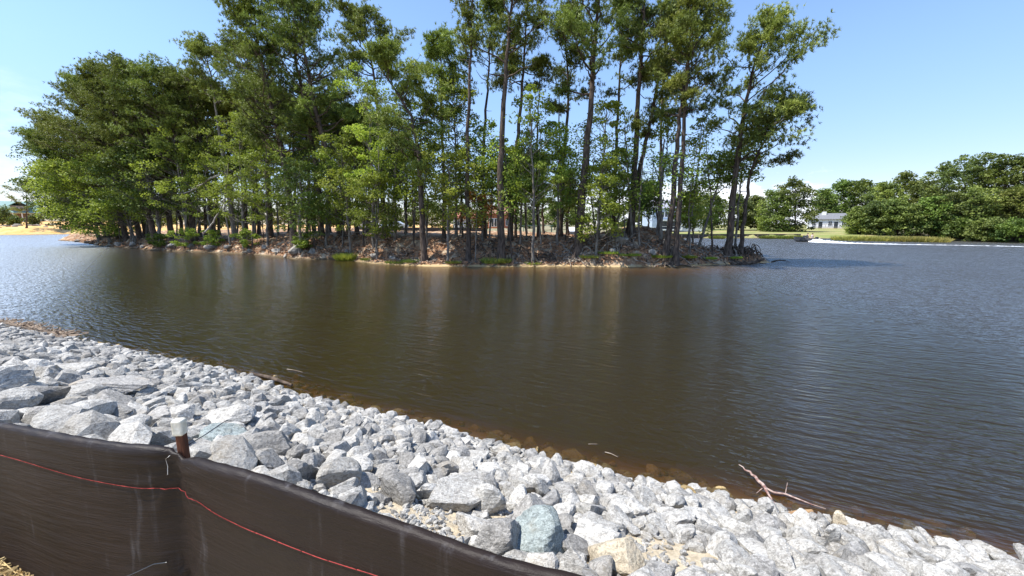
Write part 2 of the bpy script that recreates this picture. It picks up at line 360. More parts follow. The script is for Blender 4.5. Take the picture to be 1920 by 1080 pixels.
# ------------------------------------------------------------------ water
m, t = new_mat('lake_water'); k = NB(t); P = k.pos()
rot = (0, 0, R_(24))
mv = k.mapping(P, (1.0, 1.0, 1.0), rot)
w1 = k.noise(k.mapping(mv, (2.0, 8.5, 1)), 1.0, 2, 0.5)
w2 = k.noise(k.mapping(mv, (7, 19, 1)), 1.0, 2, 0.5)
w3 = k.noise(k.mapping(mv, (0.7, 1.9, 1)), 1.0, 3, 0.5)
gs = k.n('ShaderNodeSeparateXYZ'); k.set(gs.inputs[0], P)      # open water right and left of the island's lee is rougher
open_ = k.math('ADD', k.sm(gs.outputs[0], 3.0, 18.0), k.sm(k.math('SUBTRACT', k.math('MULTIPLY', gs.outputs[0], -1.0), k.math('MULTIPLY', gs.outputs[1], 0.95)), 0.0, 6.0))
gust = k.math('ADD', k.math('MULTIPLY', k.noise(P, 0.07, 3), 0.9), k.math('ADD', 0.30, k.math('MULTIPLY', open_, 1.9)))
hh = k.math('ADD', k.math('MULTIPLY', w1, 0.052), k.math('ADD', k.math('MULTIPLY', w2, 0.013), k.math('MULTIPLY', w3, 0.040)))
hh = k.math('MULTIPLY', hh, gust)
bmp = k.bump(hh, 1.0, 1.0)
gl = k.n('ShaderNodeBsdfGlossy'); k.set(gl.inputs['Roughness'], k.math('ADD', 0.12, k.math('MULTIPLY', open_, 0.24))); k.set(gl.inputs['Normal'], bmp); gl.inputs[0].default_value = (0.92, 0.97, 1, 1)
fr = k.n('ShaderNodeFresnel'); fr.inputs['IOR'].default_value = 1.38; k.set(fr.inputs['Normal'], bmp)
tr = k.n('ShaderNodeBsdfTransparent'); tr.inputs[0].default_value = (0.96, 0.96, 0.96, 1)
df = k.n('ShaderNodeBsdfDiffuse'); df.inputs[0].default_value = (0.050, 0.0345, 0.0085, 1)
m1 = k.n('ShaderNodeMixShader'); m1.inputs[0].default_value = 0.45; k.set(m1.inputs[1], tr.outputs[0]); k.set(m1.inputs[2], df.outputs[0])
m2 = k.n('ShaderNodeMixShader'); k.set(m2.inputs[0], fr.outputs[0]); k.set(m2.inputs[1], m1.outputs[0]); k.set(m2.inputs[2], gl.outputs[0])
va = k.n('ShaderNodeVolumeAbsorption'); va.inputs['Color'].default_value = (0.60, 0.36, 0.06, 1); va.inputs['Density'].default_value = 3.4
k.out(m2.outputs[0], va.outputs[0])
wb = MB().box((0, 0, -15), (9000, 9000, 30)); wo = wb.build('water', m); meta(wo, kind='structure')

# ------------------------------------------------------------------ foliage generators
rs = np.random.RandomState
def unit(v): return v / (np.linalg.norm(v, axis=-1, keepdims=True) + 1e-9)
def path3(pts, n=24):
    P = np.array(pts, float); s = np.concatenate([[0], np.cumsum(np.linalg.norm(np.diff(P, axis=0), axis=1))])
    t = np.linspace(0, s[-1], n)
    out = np.stack([np.interp(t, s, P[:, c]) for c in range(3)], 1)
    for _ in range(3):
        q = out.copy(); q[1:-1] = (out[:-2] + 2 * out[1:-1] + out[2:]) / 4; out = q
    return out
def needles(cent, axis, rng, nper=11, ln=0.24, wd=0.028):
    n = len(cent); d = rng.normal(size=(n, nper, 3)); d = unit(unit(d) + 0.75 * unit(axis)[:, None])
    l = ln * rng.uniform(0.7, 1.2, (n, nper, 1)); side = unit(np.cross(d, np.array([-.25, -.25, 1.0]) + 0.45 * rng.normal(size=d.shape)))
    c = cent[:, None] + d * 0.02
    V = np.stack([c - side * wd, c + side * wd, c + d * l], 2).reshape(-1, 3)
    return V, np.arange(len(V)).reshape(-1, 3)
def leaves(cent, rng, size, up=1.1):
    n = len(cent); nrm = unit(rng.normal(size=(n, 3)) + np.array([0, 0, up])); a = unit(np.cross(nrm, rng.normal(size=(n, 3)))); b = np.cross(nrm, a)
    s = size * rng.uniform(0.6, 1.25, (n, 1))
    V = np.stack([cent - a * s * 0.55, cent + b * s * 0.5 - nrm * s * .12, cent + a * s * 0.55, cent - b * s * 0.5 - nrm * s * .12], 1).reshape(-1, 3)
    return V, np.arange(len(V)).reshape(-1, 4)
def pine(pts, r0, cstart, CR, seed, label, group=None, dens=1.0, fol='needle', bark='bark', lean=(0, 0), roots=0, bare=0.12, name='pine_tree', tuft=1.0, shape=0.5):
    rng = rs(seed); base = np.array(pts[0], float)
    T = path3(pts, 26); T = T - base; Ht = T[-1, 2]
    T[1:-1, :2] += rng.normal(size=(24, 2)) * 0.035
    rad = r0 * (1 - np.linspace(0, 1, 26) ** 1.15 * 0.86)
    rad[0] *= 1.45; rad[1] *= 1.08
    root = empty(name, base, label, 'tree', group)
    tb = MB(); tb.tube(np.vstack([[T[0] - [0, 0, .4]], T]), np.concatenate([[rad[0] * 1.1], rad]), 9)
    br = tb; C_, AX = [], []
    nl = int((26 + 22 * (1 - cstart)) * dens * (.78 if base[0] > -4 else .95))
    for i in range(nl):
        f = cstart + (1 - cstart) * (i + rng.uniform(0, 1)) / nl
        f = min(f, 0.985); u = (f - cstart) / (1 - cstart)
        p0 = np.array([np.interp(f * 25, np.arange(26), T[:, c]) for c in range(3)])
        az = rng.uniform(0, 2 * math.pi)
        prof = (0.55 + 0.6 * math.sin(math.pi * min(1, u * 0.9 + 0.12))) * (1 - shape * u ** 2.2)
        ln = CR * prof * rng.uniform(0.55, 1.15)
        el = 0.12 + 0.75 * u + rng.uniform(-0.15, 0.3)
        d = np.array([math.cos(az) + lean[0], math.sin(az) + lean[1], 0]); d = d / np.linalg.norm(d) * math.cos(el); d[2] = math.sin(el)
        ln *= 1 + 0.35 * (d[0] * lean[0] + d[1] * lean[1])
        k = 7; s = np.linspace(0, 1, k)[:, None]
        crook = np.cumsum(rng.normal(size=(k, 3)) * 0.05 * ln, 0); crook[0] = 0
        LP = p0 + d * ln * s + crook + np.array([0, 0, 1]) * (0.16 * ln * s ** 2)
        lr = max(0.018, r0 * 0.28 * (1 - 0.6 * u)) * (1 - 0.8 * s[:, 0])
        br.tube(LP, lr, 5, False)
        if rng.uniform() < bare * (1.8 - 1.6 * u): continue
        nt_ = rng.randint(4, 8) + int(max(0, CR - 3.5))
        for q in range(nt_):
            g = rng.uniform(0.38, 1.0) if q else 1.0
            b0 = np.array([np.interp(g * (k - 1), np.arange(k), LP[:, c]) for c in range(3)])
            td = unit(d + rng.normal(size=3) * np.array([0.75, 0.75, 0.35]) + [0, 0, 0.18]); tl = ln * rng.uniform(0.16, 0.36)
            b1 = b0 + td * tl
            br.tube(np.array([b0, (b0 + b1) / 2 + rng.normal(size=3) * 0.04, b1]), [0.018, 0.013, 0.008], 3, False)
            nc = int(rng.randint(13, 20) * tuft)
            cl = b1 + rng.normal(size=(nc, 3)) * np.array([0.30, 0.30, 0.14]) * (1 + .08 * max(0, CR - 3))
            C_.append(cl); AX.append(unit(cl - b0 + [0, 0, 0.25]))
            w_ = b0 + (b1 - b0) * rng.uniform(0.3, 0.9, (int(3 * tuft) + 1, 1)) + rng.normal(size=(int(3 * tuft) + 1, 3)) * 0.12
            C_.append(w_); AX.append(unit(w_ - b0 + [0, 0, 0.3]))
    # old dead stubs below the crown
    for i in range(rng.randint(3, 8)):
        f = rng.uniform(0.3 * cstart, cstart); p0 = np.array([np.interp(f * 25, np.arange(26), T[:, c]) for c in range(3)]); az = rng.uniform(0, 6.28)
        l = rng.uniform(0.3, 1.3); e = p0 + np.array([math.cos(az) * l, math.sin(az) * l, rng.uniform(-0.1, 0.35)])
        br.tube(np.array([p0, (p0 + e) / 2 + rng.normal(size=3) * 0.06, e]), [0.03, 0.02, 0.008], 4, False)
    br.build('trunk', M[bark], root, True)
    if C_:
        V, Fx = needles(np.vstack(C_), np.vstack(AX), rng)
        link('crown', mesh('crown', V, Fx, M[fol]), root)
    if roots: root_fan(root, base, r0, rng, roots)
    return root
def broadleaf(pts, r0, cstart, CR, seed, label, group=None, fol='leaf', bark='bark_grey', nclump=54, nleaf=80, size=0.15, clump=0.62, name='broadleaf_tree', roots=0, vs=1.0):
    rng = rs(seed); base = np.array(pts[0], float)
    T = path3(pts, 20) - base; n = 20
    T[1:-1, :2] += rng.normal(size=(18, 2)) * 0.03 * max(1, r0 * 8)
    rad = r0 * (1 - np.linspace(0, 1, n) ** 1.1 * 0.88); rad[0] *= 1.35
    root = empty(name, base, label, 'tree', group)
    tb = MB(); tb.tube(np.vstack([[T[0] - [0, 0, .4]], T]), np.concatenate([[rad[0]], rad]), 8)
    br = tb; CC = []
    for i in range(nclump):
        u = rng.uniform(0, 1) ** 0.9; f = cstart + (1 - cstart) * u
        ax = np.array([np.interp(min(f, 1) * (n - 1), np.arange(n), T[:, c]) for c in range(3)])
        prof = math.sqrt(max(0.06, 1 - ((u - 0.42) / 0.62) ** 2)); az = rng.uniform(0, 6.28); q = CR * prof * rng.uniform(0.25, 1.05)
        c = ax + np.array([math.cos(az) * q, math.sin(az) * q, rng.uniform(-0.2, 0.5) * vs])
        fb = max(cstart * 0.8, f - 0.35 * q / max(T[-1, 2], 1) - 0.06)
        p0 = np.array([np.interp(fb * (n - 1), np.arange(n), T[:, cc]) for cc in range(3)])
        mid = (p0 + c) / 2 + rng.normal(size=3) * 0.12 + [0, 0, -0.08 * q]
        br.tube(np.array([p0, mid, c]), [max(0.02, r0 * 0.22), max(0.014, r0 * 0.13), 0.008], 4, False)
        rc = clump * rng.uniform(0.6, 1.25) * (0.75 + 0.25 * prof)
        k = int(nleaf * rng.uniform(0.6, 1.3)); dd = unit(rng.normal(size=(k, 3))) * rc * (rng.uniform(0.15, 1, (k, 1)) ** 0.5) * np.array([1.15, 1.15, 0.6])
        CC.append(c + dd)
    br.build('trunk', M[bark], root, True)
    V, Fx = leaves(np.vstack(CC), rng, size); link('crown', mesh('crown', V, Fx, M[fol]), root)
    if roots: root_fan(root, base, r0, rng, roots)
    return root
def root_fan(root, base, r0, rng, n):
    rb = MB()
    for i in range(n):
        az = rng.uniform(math.pi, 2 * math.pi) if rng.uniform() < 0.75 else rng.uniform(0, math.pi)
        l = rng.uniform(0.7, 2.3); k = 9; s = np.linspace(0, 1, k)
        a = az + np.cumsum(rng.normal(size=k) * 0.16)
        xs = base[0] + np.cumsum(np.cos(a)) * l / k; ys = base[1] + np.cumsum(np.sin(a)) * l / k
        zs = np.maximum(H(xs, ys), -0.15) + rng.uniform(0.02, 0.22) * np.sin(s * 3.0) + 0.02
        P_ = np.stack([xs, ys, zs], 1) - base; P_ = np.vstack([[0, 0, 0.25], P_])
        rb.tube(P_, np.concatenate([[r0 * 0.55], r0 * rng.uniform(0.2, 0.42) * (1 - 0.75 * s)]), 5, False)
    rb.build('roots', M['root'] if rng.uniform() < 0.6 else M['rootd'], root, True)
def shoreY(px):
    xs = [p[0] for p in isl_front_px]; v = np.interp(px, xs, [q[1] for q in isl_front])
    return float(v)
def trunk_pts(bpx, off, path, dy=0.0):
    off = off - (1.15 if off < 3 else .6); Y = shoreY(bpx) + off; x = (bpx - 960) / F_PX * Y * 0.995
    b = at(bpx, 440, Y); x = b[0]; pts = [(x, Y, Hs(x, Y) - 0.02)]
    for i, (px, py) in enumerate(path):
        yy = Y + dy * (i + 1) / len(path); p = at(px, py, yy)
        if p[2] > pts[-1][2] + 0.3: pts.append(tuple(p))
    return pts
ORD = ['first', 'second', 'third', 'fourth', 'fifth', 'sixth', 'seventh', 'eighth', 'ninth', 'tenth', 'eleventh', 'twelfth', 'thirteenth', 'fourteenth',
       'fifteenth', 'sixteenth', 'seventeenth', 'eighteenth', 'nineteenth', 'twentieth'] + ['twenty-' + x for x in ('first', 'second', 'third', 'fourth', 'fifth', 'sixth', 'seventh', 'eighth', 'ninth')] + ['thirtieth'] + ['thirty-' + x for x in ('first', 'second', 'third', 'fourth', 'fifth', 'sixth', 'seventh', 'eighth', 'ninth')]
# hero pines along the island's edge: (base px, offset, path, r0, crown start, crown radius, dens, fol, lean, label)
GP = 'tall pines on the wooded island'
hero = [
 (1368, 1.9, [(1378, 330), (1390, 240), (1406, 150), (1424, 90), (1438, 50)], .27, .38, 2.9, 1.15, 'needle2', (.3, 0), 'tall pine at the far right end of the island, over the exposed root mass', dict(shape=.35, tuft=1.0, roots=9)),
 (1391, 2.2, [(1399, 380), (1406, 325), (1425, 275), (1462, 232), (1500, 200)], .17, .50, 2.3, .8, 'needle2', (.5, 0), 'slimmer leaning pine just right of the rightmost tall pine', dict(roots=5)),
 (1248, 1.8, [(1262, 380), (1270, 260), (1288, 120), (1318, 40), (1335, 0)], .22, .55, 2.9, .85, 'needle', (.3, 0), 'tall forked pine leaning right, left stem of the close pair on the bank', dict(roots=8)),
 (1270, 1.5, [(1277, 330), (1285, 200), (1292, 100), (1300, -10)], .21, .56, 2.2, .8, 'needle2', (0, 0), 'straight dark pine, right stem of the close pair on the bank', dict(roots=8)),
 (1184, 4.6, [(1191, 300), (1197, 180), (1206, 40), (1212, -60)], .28, .62, 2.5, .85, 'needle', (-.1, 0), 'tall dark pine on the pine straw mound, left of the thin grey snag', {}),
 (1177, 5.2, [(1198, 330), (1223, 210), (1245, 100), (1262, 20)], .22, .45, 2.2, .8, 'needle', (0, 0), 'dark pine leaning right behind the mound pine', {}),
 (1083, 2.4, [(1094, 330), (1107, 220), (1114, 100), (1124, -70)], .33, .58, 2.9, .95, 'needle', (0, 0), 'thickest tall pine trunk right of the island centre', dict(roots=9)),
 (1150, 7, [(1155, 300), (1160, 150), (1168, 60), (1172, 10)], .18, .62, 2.0, .7, 'needle', (0, 0), 'pine behind, between the thickest pine and the mound pine', {}),
 (940, 2.0, [(938, 330), (943, 200), (955, 60), (964, -70)], .29, .62, 2.4, .85, 'needle', (0, 0), 'tall thick pine near the picture centre with bare lower trunk', dict(roots=7)),
 (957, 4.5, [(963, 330), (976, 200), (986, 60), (992, -30)], .2, .6, 1.9, .8, 'needle', (0, 0), 'slender pine just right of the central thick pine', {}),
 (877, 2.3, [(876, 300), (880, 150), (886, 0), (889, -70)], .19, .62, 1.7, .55, 'needle', (0, 0), 'thin tall pine with sparse top left of the central pines', dict(bare=.5)),
 (908, 7.0, [(905, 300), (915, 150), (922, 40), (926, 0)], .18, .66, 1.9, .7, 'needle', (0, 0), 'pine behind, between the sparse pine and the central pine', {}),
 (793, 2.1, [(790, 380), (786, 300), (772, 215), (742, 170), (708, 120)], .24, .46, 3.4, .9, 'needle2', (-.1, 0), 'pine whose upper trunk curves left over the bright trees', dict(roots=6)),
 (832, 5.0, [(832, 300), (828, 180), (826, 80)], .17, .60, 2.2, .9, 'needle', (0, 0), 'narrow pine with a small dark top right of the curving pine', {}),
 (722, 6.0, [(715, 300), (702, 150), (690, 70), (668, 35)], .23, .72, 2.4, .9, 'needle', (-.3, 0), 'pine with a crooked open top standing above the bright green tree', {}),
 (640, 3.5, [(625, 330), (600, 240), (582, 160), (566, 70), (560, 0)], .33, .42, 4.0, 1.3, 'needle', (0, 0), 'broad dark pine rising to the top edge left of the crooked topped pine', dict(roots=6)),
 (604, 5.0, [(596, 330), (575, 200), (548, 90), (535, -20)], .28, .45, 3.9, 1.3, 'needle', (-.1, 0), 'large pine touching the top edge, behind the broad dark pine', {}),
 (552, 3.0, [(538, 330), (510, 200), (488, 110), (475, 20)], .3, .40, 4.0, 1.35, 'needle', (-.2, 0), 'massive pine leaning left at the shoulder of the tree mass', dict(roots=5)),
 (505, 7.0, [(500, 300), (480, 170), (450, 90)], .26, .50, 4.3, 1.3, 'needle', (-.2, 0), 'full crowned pine behind, just right of the grey pine', {}),
 (440, 4.5, [(424, 330), (410, 240), (398, 160), (386, 95)], .26, .72, 3.0, 1.0, 'needle2', (-.2, 0), 'pale grey trunked pine with a small high crown above the dense left trees', dict(bark='bark_grey', roots=4)),
 (400, 6, [(385, 300), (360, 190), (345, 155)], .3, .42, 4.4, 1.5, 'needle', (-.2, 0), 'dense pine left of the grey trunked pine', {}),
 (365, 4, [(345, 330), (310, 210), (290, 145)], .32, .38, 4.6, 1.6, 'needle', (-.2, 0), 'dense rounded pine in the left tree mass, third from its left end', {}),
 (322, 5, [(305, 330), (262, 200), (240, 135)], .32, .38, 4.6, 1.6, 'needle', (-.2, 0), 'tallest dome shaped pine of the left tree mass', {}),
 (290, 4, [(262, 330), (212, 210), (190, 145)], .32, .36, 4.6, 1.6, 'needle', (-.3, 0), 'rounded pine on the left slope of the tree mass', {}),
 (262, 6, [(235, 330), (180, 220), (140, 180)], .32, .34, 4.4, 1.6, 'needle', (-.4, 0), 'spreading pine leaning left over the water near the left end', {}),
 (236, 3.5, [(210, 350), (150, 275), (95, 240)], .30, .34, 4.0, 1.5, 'needle2', (-.5, 0), 'leftmost big leaning pine, its limbs reaching over the blue water', {}),
 (222, 5.0, [(190, 360), (120, 300), (70, 262)], .28, .34, 3.6, 1.4, 'needle', (-.4, 0), 'low leaning pine behind the leftmost big pine', {}),
 (275, 9.0, [(248, 330), (195, 230), (160, 165)], .28, .36, 4.4, 1.4, 'needle', (-.2, 0), 'pine filling the gap behind the rounded pine on the left slope', {}),
 (1010, 5.5, [(1006, 330), (1008, 230), (1014, 118)], .14, .86, .9, .4, 'needle', (0, 0), 'thin broken pine with a tuft at its tip right of the central pines', dict(bare=.5)),
 (1052, 6.5, [(1056, 300), (1068, 180), (1060, 80), (1056, 20)], .2, .56, 2.2, .9, 'needle', (0, 0), 'dark bent pine behind, left of the thickest pine', {}),
 (1235, 9.0, [(1238, 300), (1242, 180), (1252, 80), (1256, 40)], .16, .62, 1.8, .7, 'needle', (0, 0), 'slim pine far behind the thin grey snag', {}),
]
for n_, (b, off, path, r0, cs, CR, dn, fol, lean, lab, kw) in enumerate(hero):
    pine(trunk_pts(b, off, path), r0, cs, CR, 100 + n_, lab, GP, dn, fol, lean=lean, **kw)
# mid-storey and shoreline broadleaf trees
GB = 'broadleaf trees on the wooded island'
bl = [
 (700, 3.5, [(697, 300), (690, 200), (688, 135)], .14, .32, 2.8, 'leaf2', 'brightest yellow green tree, under the crooked topped pine', {}),
 (655, 2.0, [(650, 380), (640, 310), (642, 260)], .12, .25, 2.3, 'leaf', 'mid green tree below and left of the brightest tree', {}),
 (740, 4.0, [(742, 330), (748, 250), (750, 190)], .12, .3, 2.4, 'leaf', 'green tree right of the brightest tree', {}),
 (455, 2.0, [(455, 380), (450, 300), (452, 215)], .14, .25, 3.2, 'leaf', 'bushy green tree in front of the grey trunked pine', dict(nclump=80)),
 (500, 2.2, [(500, 400), (498, 330), (500, 270)], .12, .2, 3.0, 'leaf', 'leafy tree hanging over the bank under the massive pine', {}),
 (560, 1.8, [(562, 420), (565, 370), (560, 300)], .12, .2, 2.6, 'leafd', 'dark leafy tree leaning over the shaded bank', {}),
 (610, 2.6, [(612, 400), (616, 350), (610, 290)], .1, .2, 2.2, 'leaf', 'green sapling clump left of the grass tuft', {}),
 (705, 1.9, [(706, 420), (702, 370), (706, 330)], .09, .3, 2.2, 'leaf', 'low green tree over the bank by the white stake', {}),
 (855, 5.0, [(855, 300), (852, 200), (850, 145)], .13, .4, 2.4, 'leaf', 'tall light green tree behind the sparse pine', {}),
 (838, 2.0, [(840, 400), (842, 330), (840, 270)], .1, .3, 2.3, 'leaf2', 'light green tree left of the sparse pine at the water', {}),
 (775, 5.0, [(778, 380), (785, 300), (790, 240)], .12, .3, 2.3, 'leaf', 'leafy tree behind the curving pine', {}),
 (905, 4.0, [(905, 380), (908, 300), (906, 240)], .1, .35, 1.8, 'leaf', 'slender leafy tree between the sparse pine and central pine', {}),
 (1000, 1.9, [(1000, 350), (996, 260), (992, 175)], .12, .28, 2.0, 'leaf', 'narrow leafy tree with pale trunk at the sandy edge', dict(roots=5)),
 (893, 3.5, [(893, 410), (896, 385), (893, 362)], .07, .3, 1.2, 'dead', 'brown leaved dying sapling left of the central pines', dict(nclump=22)),
 (975, 3.5, [(978, 390), (976, 330), (980, 280)], .1, .3, 1.8, 'leafd', 'dark green sapling right behind the central pines', {}),
 (1045, 3.0, [(1046, 380), (1048, 310), (1044, 240)], .11, .3, 1.9, 'leaf', 'leafy tree left of the thickest pine', {}),
 (1122, 3.5, [(1126, 340), (1135, 260), (1138, 200)], .13, .3, 2.3, 'leaf', 'leafy tree right of the thickest pine', {}),
 (1118, 1.8, [(1122, 400), (1130, 350), (1128, 300)], .09, .2, 2.0, 'leaf', 'low leafy tree on the bank left of the mound', dict(roots=4)),
 (1158, 5.5, [(1160, 400), (1162, 350), (1160, 290)], .1, .25, 1.9, 'leafd', 'dark leafy tree behind the mound', {}),
 (1215, 8.5, [(1215, 400), (1212, 370), (1214, 345)], .08, .2, 1.6, 'leafd', 'low dark bush like tree left of the thin grey snag', {}),
 (1232, 6.0, [(1238, 380), (1250, 280), (1258, 205)], .11, .5, 1.6, 'leaf', 'sparse leafy tree behind the close pair of pines', dict(nclump=30)),
 (1290, 5.0, [(1305, 350), (1312, 280), (1318, 215)], .1, .35, 1.6, 'leaf', 'thin leafy tree against the sky right of the close pair', dict(nclump=26)),
 (1312, 3.5, [(1330, 400), (1345, 350), (1358, 290)], .12, .55, 1.3, 'leaf', 'leaning leafy tree between the close pair and the last pine', dict(nclump=24)),
 (1300, 6.0, [(1300, 410), (1296, 385), (1298, 360)], .09, .25, 1.7, 'leaf2', 'low bright tree right of the close pair of pines', {}),
 (1380, 3.2, [(1385, 380), (1392, 310), (1400, 262)], .1, .60, 1.9, 'leaf', 'leafy tree wrapped round the last tall pine at mid height', dict(nclump=34)),
 (205, 2.5, [(180, 400), (150, 350), (130, 305)], .2, .1, 5.2, 'leaf2', 'leftmost broadleaf tree drooping low over the blue water', dict(nclump=230, clump=1.0, size=.2)),
 (250, 3.0, [(235, 390), (215, 340), (205, 290)], .2, .25, 4.4, 'leaf', 'broadleaf tree second from the left end of the island', dict(nclump=170, clump=1.0, size=.2)),
 (300, 3.0, [(292, 390), (275, 330), (265, 270)], .2, .3, 4.2, 'leafd', 'dark broadleaf tree third from the left end of the island', dict(nclump=150, clump=1.0, size=.2)),
 (352, 3.0, [(345, 390), (335, 320), (325, 245)], .18, .3, 3.8, 'leaf2', 'green broadleaf tree fourth from the left end of the island', dict(nclump=80)),
 (398, 2.5, [(392, 410), (388, 360), (385, 300)], .14, .3, 3.0, 'leaf', 'broadleaf tree by the bare bent branch left of the grey pine', {}),
 (185, 3.0, [(165, 410), (120, 375), (90, 325)], .16, .12, 4.6, 'leafd', 'dark low tree at the very left tip of the island', dict(nclump=200, clump=1.0, size=.2)),
 (185, 3.4, [(165, 370), (120, 310), (85, 262)], .2, .35, 4.2, 'leafd', 'broadleaf tree filling the left shoulder above the blue water', dict(nclump=220, clump=1.1, size=.2)),
]
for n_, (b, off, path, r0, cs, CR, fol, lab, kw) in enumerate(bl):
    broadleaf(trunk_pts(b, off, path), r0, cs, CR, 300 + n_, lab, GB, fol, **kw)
# second and third rows, seen between and above the front ones
rg = random.Random(5)
back = []
for k_ in range(34):
    b = 235 + k_ * (20 if k_ < 27 else 26) + rg.uniform(-9, 9); off = rg.uniform(8, 21)
    back.append((b, off))
nb_ = 0
for n_, (b, off) in enumerate(back):
    lean_ = -55 * max(0, (560 - b) / 330)
    tall = np.interp(b, [200, 300, 420, 520, 640, 760, 900, 1060], [230, 200, 190, 150, 180, 230, 290, 310]) + rg.uniform(-15, 60)
    if b > 700 and n_ % 2: continue
    lab = '%s pine from the left in the shaded back rows' % ORD[nb_]; nb_ += 1
    pine(trunk_pts(b, off, [(b + lean_ * .4 + rg.uniform(-6, 6), 330), (b + lean_ + rg.uniform(-10, 10), tall)]), rg.uniform(.14, .24), rg.uniform(.35, .6), np.interp(b, [250, 600, 800, 1000], [4.6, 3.4, 2.0, 1.6]),
         600 + n_, lab, 'background pines on the island', 1.0, 'needle', tuft=1.0)
for n_ in range(22):
    b = 225 + n_ * 36 + rg.uniform(-10, 10); off = rg.uniform(6, 16)
    top = rg.uniform(235, 330); lab = '%s broadleaf tree from the left in the shaded back rows' % ORD[n_]
    broadleaf(trunk_pts(b, off, [(b + rg.uniform(-6, 6), 370), (b + rg.uniform(-14, 8), top)]), .1, .28, np.interp(b, [250, 600, 900], [3.8, 2.8, 1.5]), 700 + n_, lab,
              'background broadleaf trees on the island', 'leafd' if n_ % 2 else 'leaf', nclump=46 if b < 700 else 26, nleaf=70, size=.19)
# slender bare stems along the bank
for n_ in range(38):
    b = 215 + n_ * 31 + rg.uniform(-10, 10)
    if b > 1345: b = 1215 + rg.uniform(-60, 60)
    off = rg.uniform(1.6, 6.5); pts = trunk_pts(b, off, [(b + rg.uniform(-8, 8), 380), (b + rg.uniform(-16, 14), rg.uniform(230, 320))])
    rng = rs(900 + n_); base = np.array(pts[0]); T = path3(pts, 16) - base; T[1:, :2] += np.cumsum(rng.normal(size=(15, 2)) * .03, 0)
    ro = empty('slender_tree', base, '%s slender bare stem from the left along the bank' % ORD[n_], 'tree', 'slender stems along the island bank')
    br = MB(); br.tube(T, rng.uniform(.05, .1) * (1 - .7 * np.linspace(0, 1, 16)), 6); CC = []
    for q in range(16):
        f = rng.uniform(.35, 1); p0 = np.array([np.interp(f * 15, np.arange(16), T[:, c]) for c in range(3)]); e = p0 + rng.normal(size=3) * [.7, .7, .3] + [0, 0, .35]
        br.tube(np.array([p0, e]), [.018, .006], 3, False); CC.append(e + rng.normal(size=(34, 3)) * [.35, .35, .2])
    br.build('trunk', M['bark_grey' if n_ % 3 else 'bark'], ro, True)
    V, Fx = leaves(np.vstack(CC), rng, .15); link('crown', mesh('crown', V, Fx, M['leaf']), ro)
# dead snags
def polytube(name, pts, rads, mat, label, cat, n=6, extra=(), group=None, jit=0.0, seed=1):
    rng = rs(seed); base = np.array(pts[0], float); b = MB()
    P_ = path3(pts, 14) - base; P_[1:-1] += rng.normal(size=(12, 3)) * jit
    b.tube(P_, np.interp(np.linspace(0, 1, 14), np.linspace(0, 1, len(rads)), rads), n)
    for (q, rr_) in extra: b.tube(np.array(q) - base, rr_, 5)
    o = b.build(name, mat, None, True); o.location = base; return meta(o, label, cat, group)
Y_ = shoreY(1238) + 3.2; bx = at(1238, 450, Y_)
polytube('dead_tree', [(bx[0], Y_, Hs(bx[0], Y_)), at(1240, 380, Y_), at(1238, 330, Y_), at(1246, 262, Y_)], [.15, .11, .09, .05], M['bark_grey'],
         'thin grey snag standing between the mound pine and the close pair', 'dead tree', extra=[([at(1239, 345, Y_), at(1226, 310, Y_), at(1222, 290, Y_)], [.05, .03, .01])], jit=.03)
Y_ = shoreY(420) + .8
polytube('fallen_branch', [at(382, 437, Y_), at(398, 420, Y_), at(412, 395, Y_), at(424, 370, Y_), at(428, 358, Y_)], [.09, .08, .06, .03], M['deadwood'],
         'bare bleached branch arching over the bank below the grey trunked pine', 'branch', jit=.03)
polytube('broken_limb', [at(345, 362, Y_ + 1), at(372, 350, Y_ + 1), at(392, 335, Y_ + 1), at(412, 328, Y_ + 1)], [.04, .07, .09, .1], M['deadwood'],
         'bare bent limb sticking out left of the grey trunked pine', 'branch', jit=.05)
Y_ = shoreY(865) + 2
polytube('dead_limb', [at(846, 392, Y_), at(858, 391, Y_), at(872, 400, Y_), at(878, 418, Y_)], [.03, .05, .06, .07], M['bark_grey'], 'grey hooked dead limb at the sparse pine', 'branch', jit=.02)
polytube('bare_treetop', [at(1052, 350, 33.5), at(1049, 200, 33.8), at(1040, 120, 34), at(1010, 95, 34)], [.1, .07, .04, .015], M['bark_grey'], 'bare crooked stem left of the thickest pine, its top bending left', 'dead tree', jit=.06)

# ------------------------------------------------------------------ island edge: roots, driftwood, stones, plants
rng = rs(77)
def tangle(name, cpx, Y, n, spread, zmax, seed, label, mat):
    rng = rs(seed); c = at(cpx, 470, Y); base = np.array([c[0], Y, 0.0]); b = MB()
    for i in range(n):
        a = rng.uniform(0, 6.28); l = rng.uniform(.5, 1.8) * spread; s0 = rng.normal(size=2) * spread * [.9, .35]
        k = 8; aa = a + np.cumsum(rng.normal(size=k) * .35)
        x = s0[0] + np.cumsum(np.cos(aa)) * l / k; y = s0[1] + np.cumsum(np.sin(aa)) * l / k * .6
        g = H(x + base[0], y + base[1]); z = np.maximum(g, 0) + np.clip(rng.uniform(0, zmax) * np.sin(np.linspace(.3, 2.9, k)), 0, 9)
        b.tube(np.stack([x, y, z], 1), rng.uniform(.02, .075) * (1 - .6 * np.linspace(0, 1, k)), 5)
    o = b.build(name, mat, None, True); o.location = base; return meta(o, label, 'roots', 'exposed root tangles on the island bank')
tangle('root_tangle', 1388, shoreY(1388) + 1.4, 80, 1.0, .75, 1, 'dark exposed root mass at the right tip of the island', M['rootd'])
tangle('root_tangle', 1335, shoreY(1335) + 1.3, 40, 1.1, .45, 2, 'root tangle on the bank left of the right tip', M['root'])
tangle('root_tangle', 1262, shoreY(1262) + 1.2, 40, .8, .45, 3, 'root tangle under the close pair of pines', M['root'])
